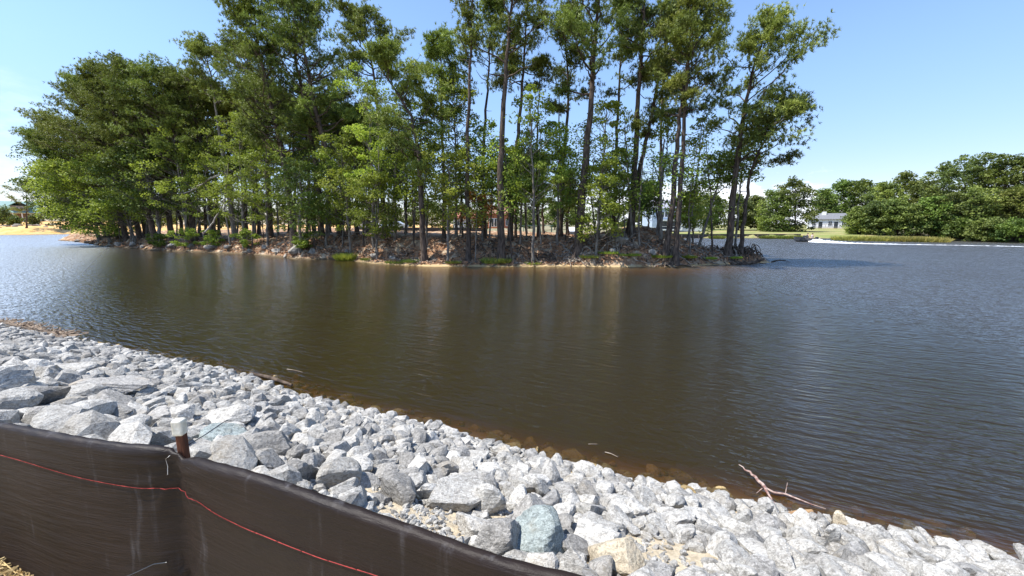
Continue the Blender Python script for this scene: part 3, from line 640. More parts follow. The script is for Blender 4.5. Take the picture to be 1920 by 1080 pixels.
tangle('root_tangle', 1178, shoreY(1178) + 1.5, 42, 1.2, .45, 4, 'pale root tangle below the pine straw mound', M['root'])
tangle('root_tangle', 1085, shoreY(1085) + 1.2, 40, 1.0, .45, 5, 'root tangle under the thickest pine', M['root'])
tangle('root_tangle', 1010, shoreY(1010) + 1.3, 26, .9, .4, 6, 'root tangle by the pale trunked narrow tree', M['rootd'])
tangle('root_tangle', 925, shoreY(925) + 1.6, 26, 1.0, .4, 7, 'root tangle under the central thick pine', M['rootd'])
p0 = G(1398, 490); 
polytube('driftwood_log', [at(1372, 494, 29.8), at(1395, 493, 29.6), at(1412, 493, 29.5), at(1422, 490, 29.4), at(1433, 485, 29.3)], [.15, .15, .14, .12, .08], M['rootd'],
         'dark forked log jutting up from the water at the right tip', 'log', extra=[([at(1405, 492, 29.8), at(1402, 470, 30), at(1408, 455, 30)], [.05, .04, .012]), ([at(1402, 475, 30.2), at(1396, 460, 30.2)], [.03, .01])], jit=.02)
for i in range(34):
    b = 215 + i * 36 + rng.uniform(-14, 14); Y_ = shoreY(b) + rng.uniform(.3, 2.6); p = at(b, 470, Y_); l = rng.uniform(.5, 1.7); a = rng.uniform(-.6, .6) + (math.pi if rng.uniform() < .5 else 0)
    q = np.linspace(-.5, .5, 5) * l; x = p[0] + q * math.cos(a); y = Y_ + q * math.sin(a); z = np.maximum(H(x, y), -.05) + .06 + rng.uniform(0, .15) * np.linspace(0, 1, 5)
    polytube('driftwood', list(np.stack([x, y, z], 1)), [rng.uniform(.04, .11), .03], M['root' if i % 2 else 'rootd'], '%s driftwood stick from the left along the bank foot' % ORD[i], 'driftwood', 5, group='driftwood along the island bank', jit=.03, seed=i)
def rock_dirs(sub):
    import bmesh
    b = bmesh.new(); bmesh.ops.create_icosphere(b, subdivisions=sub, radius=1); V = np.array([v.co[:] for v in b.verts]); Fc = np.array([[v.index for v in f.verts] for f in b.faces]); b.free(); return V, Fc
ICO = {s: rock_dirs(s) for s in (2, 3, 4)}
def rock_shape(seed, sub, planes=11, asp=(1.15, .9, .62), rough=.02):
    rng = rs(seed); D, Fc = ICO[sub]; n = unit(rng.normal(size=(planes, 3))); d = rng.uniform(.52, 1.0, planes)
    dot = D @ n.T; r = np.where(dot > .05, d / np.maximum(dot, .05), 9).min(1); r = np.minimum(r, 1.25)
    V = D * r[:, None]
    V += D * (np.sin(V @ rng.normal(size=3) * 9 + 1) * np.sin(V @ rng.normal(size=3) * 13))[:, None] * rough
    return V * np.array(asp), Fc
isl_rock = [(150, .3, .4), (168, .8, .55), (188, .5, .5), (205, .3, .4), (398, 0.5, .5), (498, .7, .45), (520, .6, .4), (556, .9, .75), (536, .3, .3), (470, .5, .35), (585, .6, .35), (700, 1.0, .35), (735, 1.2, .3), (325, .6, .4), (270, .6, .4), (250, .4, .5), (225, .5, .45),
            (360, .5, .4), (430, .6, .45), (650, 1.2, .25), (1150, .8, .3), (1225, .8, .3), (1300, .7, .3), (1060, .9, .22), (1165, 1.5, .45)]
for i, (b, off, r) in enumerate(isl_rock):
    Y_ = shoreY(b) + off; p = at(b, 470, Y_); V, Fc = rock_shape(50 + i, 3, 12, (1.2, .8, .75), .03)
    o = link('boulder', mesh('boulder', V * r, Fc, M['bank_rock'])); o.location = (p[0], Y_, max(Hs(p[0], Y_), 0) + r * .2); o.rotation_euler = (0, 0, i)
    meta(o, '%s boulder from the left in the island bank' % ORD[sorted(q[0] for q in isl_rock).index(b)], 'boulder', 'boulders in the island bank')
# loose litter on the bank: sticks, bark and clods
n = 15000; px = rng.uniform(145, 1405, n); off = np.where(rng.uniform(size=n) < .6, rng.uniform(.15, 2.6, n), rng.uniform(.4, 9, n))
Yl = np.array([shoreY(p) for p in px]) + off; xl = (px - 960) / 740 * Yl; zl = np.maximum(H(xl, Yl), 0.02); lb = []
dirs = unit(rng.normal(size=(n, 3)) * [1, 1, .5]); ln = rng.uniform(.08, .45, (n, 1)); side = unit(np.cross(dirs, rng.normal(size=(n, 3)))) * rng.uniform(.012, .05, (n, 1)); c = np.stack([xl, Yl, zl + .04], 1)
Vt = np.stack([c - dirs * ln / 2 - side, c - dirs * ln / 2 + side, c + dirs * ln / 2 + side, c + dirs * ln / 2 - side, c + np.array([0, 0, .03])], 1).reshape(-1, 3); base_i = np.arange(n)[:, None] * 5
Ft = np.vstack([base_i + [0, 1, 4], base_i + [1, 2, 4], base_i + [2, 3, 4], base_i + [3, 0, 4]])
mi = np.tile(rng.choice(3, n, p=(.22, .28, .5)), 4)
lit = link('forest_litter', mesh('forest_litter', Vt, Ft, [M['rootd'], M['root'], simple('fallen_needles', (.55, .31, .17), (.34, .18, .10), 6)], midx=mi)); meta(lit, kind='stuff')
# low plants along the bank
def tuft(name, p, r, h, n, mat, label, cat, group=None, seed=0, wd=.012):
    rng = rs(seed); a = rng.uniform(0, 6.28, n); q = r * np.sqrt(rng.uniform(0, 1, n)); c = np.stack([q * np.cos(a), q * np.sin(a), np.zeros(n)], 1)
    d = unit(np.stack([np.cos(a) * .5 * q / r, np.sin(a) * .5 * q / r, np.ones(n)], 1) + rng.normal(size=(n, 3)) * .25); l = h * rng.uniform(.5, 1.1, (n, 1)); s = unit(np.cross(d, rng.normal(size=(n, 3)))) * wd
    V = np.stack([c - s, c + s, c + d * l * .6 + s * .8, c + d * l + [0, 0, -.08 * h]], 1).reshape(-1, 3)
    o = link(name, mesh(name, V, np.arange(4 * n).reshape(-1, 4), mat)); o.location = p; return meta(o, label, cat, group)
g0 = G(650, 488); tuft('grass_clump', (g0[0], g0[1] + .3, 0), .95, .7, 2200, leaf_mat('bright_grass', (0.13, 0.17, 0.035), (0.20, 0.25, 0.06), 0.4, 1.5), 'bright green grass clump at the water beside the white stake', 'grass', seed=3, wd=.02)
for i, (b, r, h) in enumerate([(690, .6, .22), (745, .9, .25), (770, .7, .25), (925, .8, .5), (945, .5, .4), (850, .6, .2), (1105, .7, .25), (1180, .8, .22), (1240, .7, .25), (1290, .6, .25), (1330, .5, .2), (1375, .6, .2), (1000, .6, .2), (1140, .7, .2)]):
    Y_ = shoreY(b) + .6; p = at(b, 480, Y_); tuft('low_plant', (p[0], Y_, Hs(p[0], Y_)), r, h, 500, M['grass'] if i < 7 else M['leaf'], '%s low green plant right of the grass clump, along the waterline' % ORD[sorted([690, 745, 770, 925, 945, 850, 1105, 1180, 1240, 1290, 1330, 1375, 1000, 1140]).index(b)], 'plant', 'low plants along the island waterline', seed=i, wd=.025)
st = G(644, 485); s_ = MB().box((0, 0, .3), (.07, .07, 1.25)); o = s_.build('survey_stake', M['white']); o.location = (st[0], st[1] + .5, .1); meta(o, 'white stake standing behind the bright grass clump', 'stake')
for i, (b, off, r) in enumerate([(352, .4, 1.3), (468, 1.0, 1.3), (400, 1, 1.0), (572, 1.0, .9), (300, .8, 1.0)]):   # leafy shrubs touching the water
    Y_ = shoreY(b) + off; p = at(b, 470, Y_); z = max(Hs(p[0], Y_), 0)
    broadleaf([(p[0], Y_, z), (p[0] - .1, Y_ - .1, z + r * .7), (p[0], Y_, z + r * 1.4)], .05, .15, r, 400 + i, ['leafy pale shrub touching the water under the bleached branch', 'shrub on the bank below the grey pine', 'dark shrub by the bleached branch foot', 'shrub on the bank beside the big tan boulder', 'shrub on the dark left bank'][i], 'waterside shrubs', 'leaf2' if i == 0 else 'leaf', nclump=24, nleaf=90, size=.12, clump=.4, name='shrub')

# ------------------------------------------------------------------ far shore on the right
def fartree(bpx, Y, top, CRpx, seed, label, fol, group, low=.12, n=60, shift=0, size=.42):
    p = at(bpx, 440, Y); z = Hs(p[0], Y); t_ = at(bpx + shift, top, Y); CR = CRpx / 740 * Y
    broadleaf([(p[0], Y, z - .1), ((p[0] * 2 + t_[0]) / 3, Y, z * .6 + t_[2] * .4), tuple(t_)], .22, low, CR, seed, label, group, fol, 'bark', nclump=int(n * 1.7), nleaf=46, size=size * .85 * Y / 95, clump=1.05 * Y / 95, vs=2.5)
FT = [
 (1212, 120, 345, 24, 'leaff', 'tree beside the blue house seen through the pines'), (1295, 112, 372, 24, 'leaff2', 'light tree right of the blue house'),
 (1335, 125, 368, 26, 'leaff', 'tree behind the lawn between the leaning tree and last pine'), (1385, 118, 372, 26, 'leaff', 'tree behind the last tall pine trunk'),
 (1420, 120, 372, 26, 'leaff', 'dark green tree just right of the last tall pine'),
 (1455, 105, 362, 30, 'leaff2', 'left half of the big rounded tree pair at the lawn edge'), (1490, 104, 342, 36, 'leaff', 'big rounded tree on the lawn left of the white house'),
 (1546, 150, 362, 20, 'leafd', 'dark tree behind the utility pole'), (1582, 155, 343, 24, 'leafd', 'tall dark tree behind the white house'), (1615, 150, 340, 26, 'leafd', 'second tall dark tree behind the white house'),
 (1650, 140, 352, 26, 'leaff', 'dark tree right of the tall dark pair'), (1662, 115, 350, 24, 'leaff2', 'yellow green tree right of the white house'), (1698, 118, 328, 24, 'leaff2', 'pointed light tree above the waterside bushes'),
 (1735, 112, 345, 28, 'leaff', 'tree under the slope of the tall right wood'), (1768, 105, 312, 34, 'leaff', 'first tall tree of the right hand wood'), (1808, 100, 298, 38, 'leaff', 'tall tree at the crest of the right hand wood'),
 (1846, 96, 292, 38, 'leaff', 'tallest tree of the right hand wood'), (1885, 92, 298, 38, 'leafd', 'dark tall tree near the right edge'), (1925, 90, 300, 40, 'leaff', 'tree cut by the right edge'), (1970, 92, 295, 40, 'leaff', 'tree just past the right edge'),
 (1612, 84.5, 398, 24, 'leaff2', 'low bush beside the white house lawn'), (1645, 82, 388, 26, 'leaff', 'second low waterside bush from the white house'), (1682, 79.5, 380, 28, 'leaff2', 'third low waterside bush from the white house'),
 (1720, 77, 392, 28, 'leaff', 'fourth low waterside bush from the white house'), (1752, 75.5, 375, 28, 'leafd', 'dark bush below the slope of the wood'), (1790, 74, 372, 30, 'leaff', 'waterside tree below the crest of the wood'),
 (1830, 72, 360, 32, 'leaff2', 'light waterside tree below the tallest tree'), (1868, 73, 366, 32, 'leaff', 'waterside tree second from the right edge'), (1908, 70, 362, 34, 'leaff2', 'waterside tree at the right edge'), (1950, 70, 350, 36, 'leaff', 'waterside tree just past the right edge'),
 (1850, 68, 420, 26, 'leaff', 'low bush overhanging the wake at the right'), (1900, 65, 422, 26, 'leafd', 'low dark bush overhanging the water at the right edge'), (1800, 72, 420, 26, 'leafd', 'low dark bush at the foot of the wood'),
]
for i, (b, Y_, top, cr, fol, lab) in enumerate(FT):
    fartree(b, Y_, top, cr, 1000 + i, lab, fol, 'trees on the far right shore', low=.02 if Y_ < 106 else .08, n=int(60 + cr))
for i in range(24):                       # wood behind, between the island trunks
    b = 120 + i * 46; fartree(b, (125 if b > 300 else 175) + (i * 37) % 30, 378 + (i * 53) % 22, 30, 1100 + i, '%s tree from the left in the distance behind the island trunks' % ORD[i], 'leaff' if i % 2 else 'leafd', 'distant trees behind the island', low=.12, n=44)
# wood far right behind as a mass
def box_house(): pass
# bulkhead
bp = [G(p, 446.6) for p in (1130, 1200, 1290, 1400, 1500)]
bh = empty('retaining_wall', bp[0], 'low black timber retaining wall along the far lawn', 'retaining wall')
b = MB(); pst = MB()
for a_, c_ in zip(bp[:-1], bp[1:]):
    d = c_ - a_; l = np.linalg.norm(d); rz = math.atan2(d[1], d[0]); mid = (a_ + c_) / 2
    b.box((mid[0], mid[1] - .1, .35), (l, .12, 1.1), rz)
    for q in np.arange(0, l, 2.2): pp = a_ + d / l * q; pst.box((pp[0], pp[1] - .28, .3), (.22, .22, .9), rz)
b.build('panel', simple('tarred_timber', (.045, .04, .035), (.08, .07, .06), 3), bh, local=bp[0]); o = pst.build('pilings', simple('piling', (.14, .12, .1), (.08, .07, .06), 3), bh, local=bp[0]); meta(o, kind='stuff')
# house builder: x0,x1 along a base line, gable or hip roof
def win(parent, c, w_, h_, mull=True):
    fr_ = MB().box(c, (w_ + .24, .10, h_ + .24)).build('window', M['white'], parent)
    MB().box((c[0], c[1] - .052, c[2]), (w_, .05, h_)).build('pane', M['dark'], fr_)
    if mull: MB().box((c[0], c[1] - .09, c[2]), (.07, .03, h_)).build('mullion', M['white'], fr_)
def gable(x0, x1, y0, y1, z0, z1, along='x', ov=.5):
    b = MB(); th = .18
    if along == 'x':
        ym = (y0 + y1) / 2
        for (ya, yb) in ((y0 - ov, ym), (y1 + ov, ym)):
            v = np.array([[x0 - ov, ya, z0], [x1 + ov, ya, z0], [x1 + ov, yb, z1], [x0 - ov, yb, z1]]); u_ = v + [0, 0, th]
            b.add(np.vstack([v, u_]), [[0, 3, 2, 1], [4, 5, 6, 7], [0, 1, 5, 4], [1, 2, 6, 5], [2, 3, 7, 6], [3, 0, 4, 7]])
    else:
        xm = (x0 + x1) / 2
        for (xa, xb) in ((x0 - ov, xm), (x1 + ov, xm)):
            v = np.array([[xa, y0 - ov, z0], [xb, y0 - ov, z1], [xb, y1 + ov, z1], [xa, y1 + ov, z0]]); u_ = v + [0, 0, th]
            b.add(np.vstack([v, u_]), [[0, 3, 2, 1], [4, 5, 6, 7], [0, 1, 5, 4], [1, 2, 6, 5], [2, 3, 7, 6], [3, 0, 4, 7]])
    return b
roof_grey = simple('grey_shingles', (.20, .205, .22), (.15, .155, .17), 4, .9)
roof_green = simple('green_metal_roof', (.15, .28, .26), (.19, .33, .31), 1.5, .5, .4)
blue_siding = simple('blue_siding', (.42, .50, .62), (.36, .44, .56), 2, .8)
brick = simple('red_brick', (.42, .17, .09), (.33, .12, .07), 8, .9)
tan_wall = simple('tan_siding', (.30, .20, .12), (.25, .16, .10), 3, .9)
# white ranch house
Yh = 140; a_ = at(1514, 431, Yh); c_ = at(1592, 431, Yh); W = (c_[0] - a_[0]) * .9; z0 = Hs((a_[0] + c_[0]) / 2, Yh)
ro = empty('ranch_house', (a_[0], Yh, z0), 'long low white house with grey roof beyond the lawn', 'house'); ro.rotation_euler.z = R_(-34)
MB().box((W / 2, 3, 1.4), (W, 6, 3.0)).build('wall', M['white'], ro)
rf = gable(0, W, 0, 6, 2.9, 4.9).build('roof', roof_grey, ro); MB().box((4.2, 2.4, 4.9), (1.3, 1.0, 1.5)).build('chimney', M['white'], rf)
for q, dd in ((1.6, 0), (3.4, 1), (6.0, 0), (7.6, 1), (9.6, 0), (11.2, 1), (13.3, 0)):
    if dd: MB().box((q, -.03, 1.1), (1.0, .1, 2.1)).build('door', M['dark'], ro)
    else: win(ro, (q, -.03, 1.6), .9, 1.3)
dk = MB().box((W / 2, -2, .35), (W, 3, .15)).build('deck', simple('deck', (.3, .28, .26), (.2, .19, .18), 3), ro)
rl = MB().box((W / 2, -3.4, 1.25), (W, .08, .08)); [rl.box((q, -3.4, .8), (.08, .08, .9)) for q in np.arange(.1, W, .9)]
rl.build('railing', M['dark'], ro)
# blue two storey house
Yh = 105; a_ = at(1222, 431, Yh); z0 = Hs(a_[0], Yh); ro = empty('lake_house', (a_[0], Yh, z0), 'two storey pale blue house with white porch seen between the pines', 'house')
MB().box((3.4, 4, 2.9), (6.8, 8, 6.2)).build('wall', blue_siding, ro); gable(0, 6.8, 0, 8, 5.9, 8.2, 'x').build('roof', simple('pale_roof', (.33, .33, .38), (.27, .27, .32), 4), ro)
win(ro, (2.6, -.03, 4.5), .7, 1.3, False); win(ro, (3.6, -.03, 4.5), .7, 1.3, False); win(ro, (5.6, -.03, 4.5), .7, 1.3)
pr = MB().box((4.2, -1.2, 3.0), (5.6, 2.4, .35)); pr.box((4.2, -1.2, .55), (5.6, 2.4, .3))
for q in (1.5, 4.2, 6.9): pr.box((q, -2.2, 1.8), (.3, .3, 2.4))
pr.box((4.2, -2.3, 1.4), (5.6, .06, .08)); pr.build('porch', M['white'], ro)
MB().box((4.2, -.05, 1.7), (4.6, .1, 1.9)).build('glass_doors', M['dark'], ro)
stb = MB(); [stb.box((-1.0 - .3 * q, -2.5, 1.0 - .18 * q), (.3, 1.6, .12)) for q in range(6)]; stb.box((-1.6, -3.3, 1.2), (2.0, .08, .12)); stb.build('stairs', M['white'], ro)
MB().box((10.5, 3, 1.6), (6, 5, 3.0)).build('wing', M['white'], ro)
# brick house far behind the trunks
Yh = 100; a_ = at(915, 430, Yh); z0 = Hs(a_[0], Yh); ro = empty('brick_house', (a_[0], Yh, z0), 'red brick house with white windows glimpsed left of the central pines', 'house')
MB().box((3.2, 4, 1.9), (6.4, 8, 4)).build('wall', brick, ro); gable(0, 6.4, 0, 8, 3.8, 5.8).build('roof', simple('brown_roof', (.30, .16, .11), (.24, .12, .08), 4), ro)
for q in (.9, 2.2): win(ro, (q, -.03, 1.7), 1.0, 1.9)
win(ro, (5, -.03, 1.7), .9, 1.4)
Yh = 100; a_ = at(850, 430, Yh); z0 = Hs(a_[0], Yh); ro = empty('brick_garage', (a_[0], Yh, z0), 'small brick outbuilding with reddish roof left of the brick house', 'shed')
MB().box((2.6, 3, 1.2), (5.2, 6, 2.6)).build('wall', M['white'], ro); gable(0, 5.2, 0, 6, 2.5, 4.2).build('roof', simple('red_roof', (.38, .15, .1), (.3, .11, .08), 4), ro); win(ro, (1.6, -.03, 1.4), .9, 1.0)
Yh = 70; a_ = at(1066, 432, Yh); z0 = Hs(a_[0], Yh); ro = empty('garden_shed', (a_[0], Yh, z0), 'tiny cream shed with pale roof left of the mound', 'shed')
MB().box((.8, .8, .8), (1.6, 1.6, 1.8)).build('wall', tan_wall, ro); gable(0, 1.6, 0, 1.6, 1.65, 2.3, ov=.2).build('roof', M['white'], ro)
MB().box((.8, -.03, .75), (.7, .06, 1.5)).build('door', M['dark'], ro)
# distant silt fence and patio table frame, pickup
o = MB(); f0 = at(680, 434, 62); f1 = at(905, 434, 62); zz = Hs((f0[0] + f1[0]) / 2, 62)
o.box(((f0[0] + f1[0]) / 2, 62, zz + .25), (f1[0] - f0[0], .05, .75)); 
for q in np.arange(f0[0], f1[0], 2.0): o.box((q, 62.08, zz + .35), (.06, .06, 1.0))
oo = o.build('silt_fence', simple('black_fabric', (.03, .03, .035), (.05, .05, .055), 4), local=(f0[0], 62, zz)); oo.location = (f0[0], 62, zz); meta(oo, 'low black silt fence behind the island trunks left of centre', 'fence')
def car(px, Y, label, col, name='parked_car', cat='car', flip=1):
    p = at(px, 430, Y); z = Hs(p[0], Y); ro = empty(name, (p[0], Y, z), label, cat)
    prof = np.array([(-2.2, .35), (-2.25, .8), (-1.9, .95), (-1.35, 1.0), (-.75, 1.5), (.7, 1.55), (1.5, 1.05), (2.1, .98), (2.25, .7), (2.2, .35)]) * [flip, 1]
    n = len(prof); V = np.vstack([np.column_stack([prof[:, 0], np.full(n, s), prof[:, 1]]) for s in (-.85, .85)]); b = MB()
    b.add(V, [[i_, (i_ + 1) % n, n + (i_ + 1) % n, n + i_] for i_ in range(n)]); b.poly(V[:n]); b.poly(V[n:][::-1]); b.build('body', col, ro)
    MB().box((-.05 * flip, -.86, 1.24), (1.9, .04, .38)).build('side_window', M['dark'], ro)
    for q in (-1.4, 1.4):
        for s in (-.82, .82): MB().tube([(q, s - .12, .33), (q, s + .12, .33)], .33, 14).build('wheel', M['dark'], ro)
car(694, 72, 'white car parked behind the trees above the white stake', M['white'])
car(742, 76, 'silver car parked behind the trees right of the white car', simple('silver_paint', (.5, .52, .54), (.45, .47, .5), 1, .3, .5))
p = at(1008, 432, 60); z = Hs(p[0], 60); ro = empty('patio_table', (p[0], 60, z), 'long pale green table frame behind the narrow pale trunked tree', 'table')
gm_ = simple('green_metal', (.10, .20, .17), (.14, .25, .21), 3, .6)
MB().box((0, 0, 1.0), (4.6, 1.2, .08)).build('tabletop', gm_, ro)
for q in (-2.1, 0, 2.1):
    for s in (-.5, .5): MB().box((q, s, .48), (.08, .08, .96)).build('leg', gm_, ro)
# utility pole
p = at(1538, 430, 150); z = Hs(p[0], 150); ro = empty('utility_pole', (p[0], 150, z), 'pale wooden utility pole behind the white house roof', 'utility pole')
MB().tube([(0, 0, 0), (0, 0, 11.5)], [.2, .13], 8).build('pole', M['deadwood'], ro); MB().box((0, 0, 10.6), (2.2, .12, .14)).build('crossarm', M['deadwood'], ro)
# garden chair
p = at(1222, 431, 62)
# reeds at the right shore
for i, (b, Y_) in enumerate([(1606, 80), (1635, 79), (1665, 77), (1695, 76), (1725, 75), (1750, 73)]):
    p = G(b, 451 - .0 + i * .6); tuft('reed_bed', (p[0], p[1] + 1.2, -.05), 2.8, 1.1, 1600, M['reed'], '%s clump of reeds from the left behind the boat wake' % ORD[i], 'reeds', 'reeds on the far right shore', seed=40 + i, wd=.05)
for i, b in enumerate([1440, 1462, 1480, 1498, 1345]):
    p = G(b, 447.5); tuft('bank_weed', (p[0], p[1] + .2, 0), 1.4, .8, 700, M['grass'], '%s leafy weed clump hanging at the retaining wall foot, from the left' % ORD[[1345, 1440, 1462, 1480, 1498].index(b)], 'weeds', 'weeds at the retaining wall', seed=70 + i, wd=.06)

# ------------------------------------------------------------------ boat and wake
bx = G(1512, 453); ro = empty('motorboat', (bx[0], bx[1], 0), 'small dark motorboat speeding left with two people aboard', 'boat')
ro.rotation_euler = (0, R_(4), R_(3))
secs = [(-2.3, .10, .55), (-1.6, .55, .42), (-.6, .8, .35), (.6, .85, .32), (1.6, .8, .32)]; hb = MB(); rings = []
for x_, hw, _ in secs:
    keel = -.25 + (.35 if x_ < -2 else (.1 if x_ < -1 else 0)); top_ = .55 + (.15 if x_ < -1 else 0)
    rings.append([(x_, -hw, top_), (x_, -hw * .8, .05), (x_, 0, keel), (x_, hw * .8, .05), (x_, hw, top_), (x_, hw * .8, top_ - .06), (x_, 0, top_ - .3), (x_, -hw * .8, top_ - .06)])
V = np.array(rings).reshape(-1, 3); Fq = []
for a in range(len(secs) - 1):
    for c in range(8): Fq.append([a * 8 + c, a * 8 + (c + 1) % 8, (a + 1) * 8 + (c + 1) % 8, (a + 1) * 8 + c])
hb.add(V, Fq); hb.poly(V[:8][::-1]); hb.poly(V[-8:]); hb.build('hull', simple('dark_hull', (.05, .055, .06), (.07, .07, .08), 2, .3, .5), ro)
ws = MB(); ws.box((-.35, 0, .82), (.05, 1.1, .4)); ws.build('windshield', M['dark'], ro)
MB().box((1.75, 0, .55), (.35, .35, .75)).build('outboard_motor', M['dark'], ro)
for q in (0.1, .9): MB().box((q, 0, .4), (.4, .9, .25)).build('bench', M['white'], ro)
def skin_person(loc, label, skin, cloth, s=1.0):
    me = bpy.data.meshes.new('person')
    V = [(0, 0, 0), (0, 0, .28), (0, 0, .50), (0, 0, .60), (0, 0, .72), (0, 0, .80), (-.08, .1, -.02), (-.42, .13, .02), (-.46, .13, -.38), (-.58, .13, -.42), (-.08, -.1, -.02), (-.42, -.13, .02), (-.46, -.13, -.38), (-.58, -.13, -.42),
         (0, .2, .49), (-.12, .27, .25), (-.36, .2, .25), (0, -.2, .49), (-.12, -.27, .25), (-.36, -.2, .25)]
    E = [(0, 1), (1, 2), (2, 3), (3, 4), (4, 5), (0, 6), (6, 7), (7, 8), (8, 9), (0, 10), (10, 11), (11, 12), (12, 13), (2, 14), (14, 15), (15, 16), (2, 17), (17, 18), (18, 19)]
    rd = [.15, .15, .15, .055, .10, .07, .09, .07, .05, .04, .09, .07, .05, .04, .065, .05, .035, .065, .05, .035]
    me.from_pydata(V, E, []); o = bpy.data.objects.new('person', me); C.objects.link(o); o.location = loc; o.rotation_euler = (0, 0, R_(3))
    o.modifiers.new('skin', 'SKIN'); 
    for v_, r_ in zip(me.skin_vertices[0].data, rd): v_.radius = (r_, r_)
    me.skin_vertices[0].data[0].use_root = True
    o.modifiers.new('sub', 'SUBSURF').levels = 1; o.modifiers['sub'].render_levels = 2
    me.materials.append(skin)
    vb = MB(); vb.tube([(0, 0, -.03), (0, 0, .25), (0, 0, .5), (0, 0, .55)], [.175, .18, .185, .1], 10); vb.build('shirt', cloth, o, True)
    D, Fc = ICO[2]; hm = MB(); Dh = D[:]; hm.add(D * [.115, .105, .10] + [.015, 0, .765], Fc); hm.build('hair', simple('dark_hair', (.04, .03, .02), (.06, .05, .03), 8), o, True)
    return meta(o, label, 'person', 'people in the boat')
skin = simple('skin', (.45, .28, .2), (.4, .24, .17), 3, .6)
skin_person((bx[0] + .1, bx[1], .62), 'person in dark shirt seated at the front of the motorboat', skin, simple('navy_cloth', (.04, .05, .09), (.06, .07, .1), 4))
skin_person((bx[0] + .9, bx[1] - .02, .60), 'person in pale shirt seated at the back of the motorboat', skin, simple('pale_cloth', (.5, .5, .48), (.4, .4, .4), 4))
wp = np.array([G(1516, 453.5), G(1535, 454), G(1570, 455.5), G(1620, 457), G(1700, 458.5), G(1800, 460), G(1900, 462), G(2050, 466)])
W_ = path3(wp, 260); rng = rs(8); nn = 15; s = np.linspace(0, 1, 260)
wid = np.interp(s, [0, .02, .08, .2, .4, 1], [.4, .9, 1.2, .7, .32, .25]); hgt = np.interp(s, [0, .03, .09, .2, .5, 1], [.12, .5, .32, .12, .06, .04])
T_ = unit(np.gradient(W_, axis=0)); Nn = np.stack([-T_[:, 1], T_[:, 0], 0 * s], 1); q = np.linspace(-1, 1, nn)
Vw = W_[:, None] + Nn[:, None] * (wid[:, None] * q)[..., None]
Vw[..., 2] = hgt[:, None] * (1 - q[None] ** 2) * (0.35 + 1.1 * vnoise(Vw[..., 0] * 2.6, Vw[..., 1] * 4 + 99, 2)) * (0.5 + vnoise(Vw[..., 0] * 9, Vw[..., 1] * 9, 5)) - .02
i = np.arange(259)[:, None] * nn; j = np.arange(nn - 1)[None]
wk = link('wake_foam', mesh('wake_foam', Vw.reshape(-1, 3), np.stack([i + j, i + nn + j, i + nn + j + 1, i + j + 1], -1).reshape(-1, 4), simple('foam', (.82, .84, .86), (.62, .66, .70), 2.2, .7), True)); meta(wk, kind='stuff')

# ------------------------------------------------------------------ far left: house, saplings
Yh = 165; a_ = at(8, 419, Yh); c_ = at(74, 419, Yh); W = c_[0] - a_[0]; z0 = Hs((a_[0] + c_[0]) / 2, Yh)
W *= .72; z0 += .2; ro = empty('green_roof_house', (a_[0], Yh, z0), 'house with green metal roof and tan walls at the far left', 'house'); ro.rotation_euler.z = R_(46)
MB().box((W / 2, 5, 1.8), (W, 10, 4)).build('wall', tan_wall, ro); gable(0, W, -1.5, 11, 3.4, 8.2).build('roof', roof_green, ro)
d_ = MB().box((W * .46, .5, 5.2), (4.6, 3.2, 2.4)).build('dormer', simple('shingle_wall', (.24, .22, .2), (.19, .17, .16), 3), ro)
gable(W * .46 - 2.3, W * .46 + 2.3, -1.2, 4, 6.3, 8.0, 'y', .4).build('dormer_roof', roof_green, d_); 
for q in (-.6, .6): win(d_, (W * .46 + q, -1.12, 5.2), .8, 1.2, False)
pr = MB(); [pr.box((q, -1.4, 1.6), (.35, .35, 3.6)) for q in np.linspace(.4, W - .4, 5)]; pr.box((W / 2, -1.4, .8), (W, .1, .12)); pr.box((W / 2, -1.4, 3.35), (W + .6, .4, .25)); pr.build('porch', M['white'], ro)
a2 = at(-22, 419, 190); ro = empty('white_house', (a2[0], 190, Hs(a2[0], 190)), 'sliver of a white house at the very left edge', 'house'); ro.rotation_euler.z = R_(46)
MB().box((2, 4, 2), (8, 8, 5)).build('wall', M['white'], ro); gable(-2, 6, 0, 8, 4.4, 7.5).build('roof', roof_grey, ro); win(ro, (3, -.03, 2.2), 1, 1.4)
for i, (b, Y_, top, cr, f_, lab) in enumerate([(50, 118, 345, 26, 'needle', 'small pine sapling in front of the green roofed house'), (8, 140, 392, 9, 'leaff', 'bushy young tree at the left corner of the green roofed house'),
        (28, 140, 411, 6, 'leafd', 'dark shrub in front of the green roofed house'), (66, 140, 408, 6, 'leaff', 'green shrub at the right corner of the green roofed house'), (2, 150, 398, 12, 'leaff2', 'light green young tree at the left edge')]):
    if i == 0:
        p = at(b, 430, Y_); pine([(p[0], Y_, Hs(p[0], Y_)), tuple(at(b, 385, Y_)), tuple(at(b - 2, top, Y_))], .22, .35, cr / 740 * Y_, 1201, lab, None, .9, 'needle2', tuft=1.0)
    else: fartree(b, Y_, top, cr, 1210 + i, lab, f_, 'garden trees by the green roofed house', low=.1, n=24, size=.3)
# rubble on the orange shore
for i in range(22):
    b = -5 + i * 8.2 + rng.uniform(-3, 3); p = G(b, 437.5 + rng.uniform(-1, 1)); V, Fc = rock_shape(500 + i, 2, 9, (1.3, .8, .6), .05)
    r = rng.uniform(.35, .9); o = link('rubble_chunk', mesh('rubble_chunk', V * r, Fc, M['bank_rock'] if i % 3 else M['rootd'])); o.location = (p[0], p[1], max(0, Hs(p[0], p[1])) + .1); meta(o, '%s rubble chunk from the left on the orange shore' % ORD[i], 'rubble', 'rubble along the orange far shore')

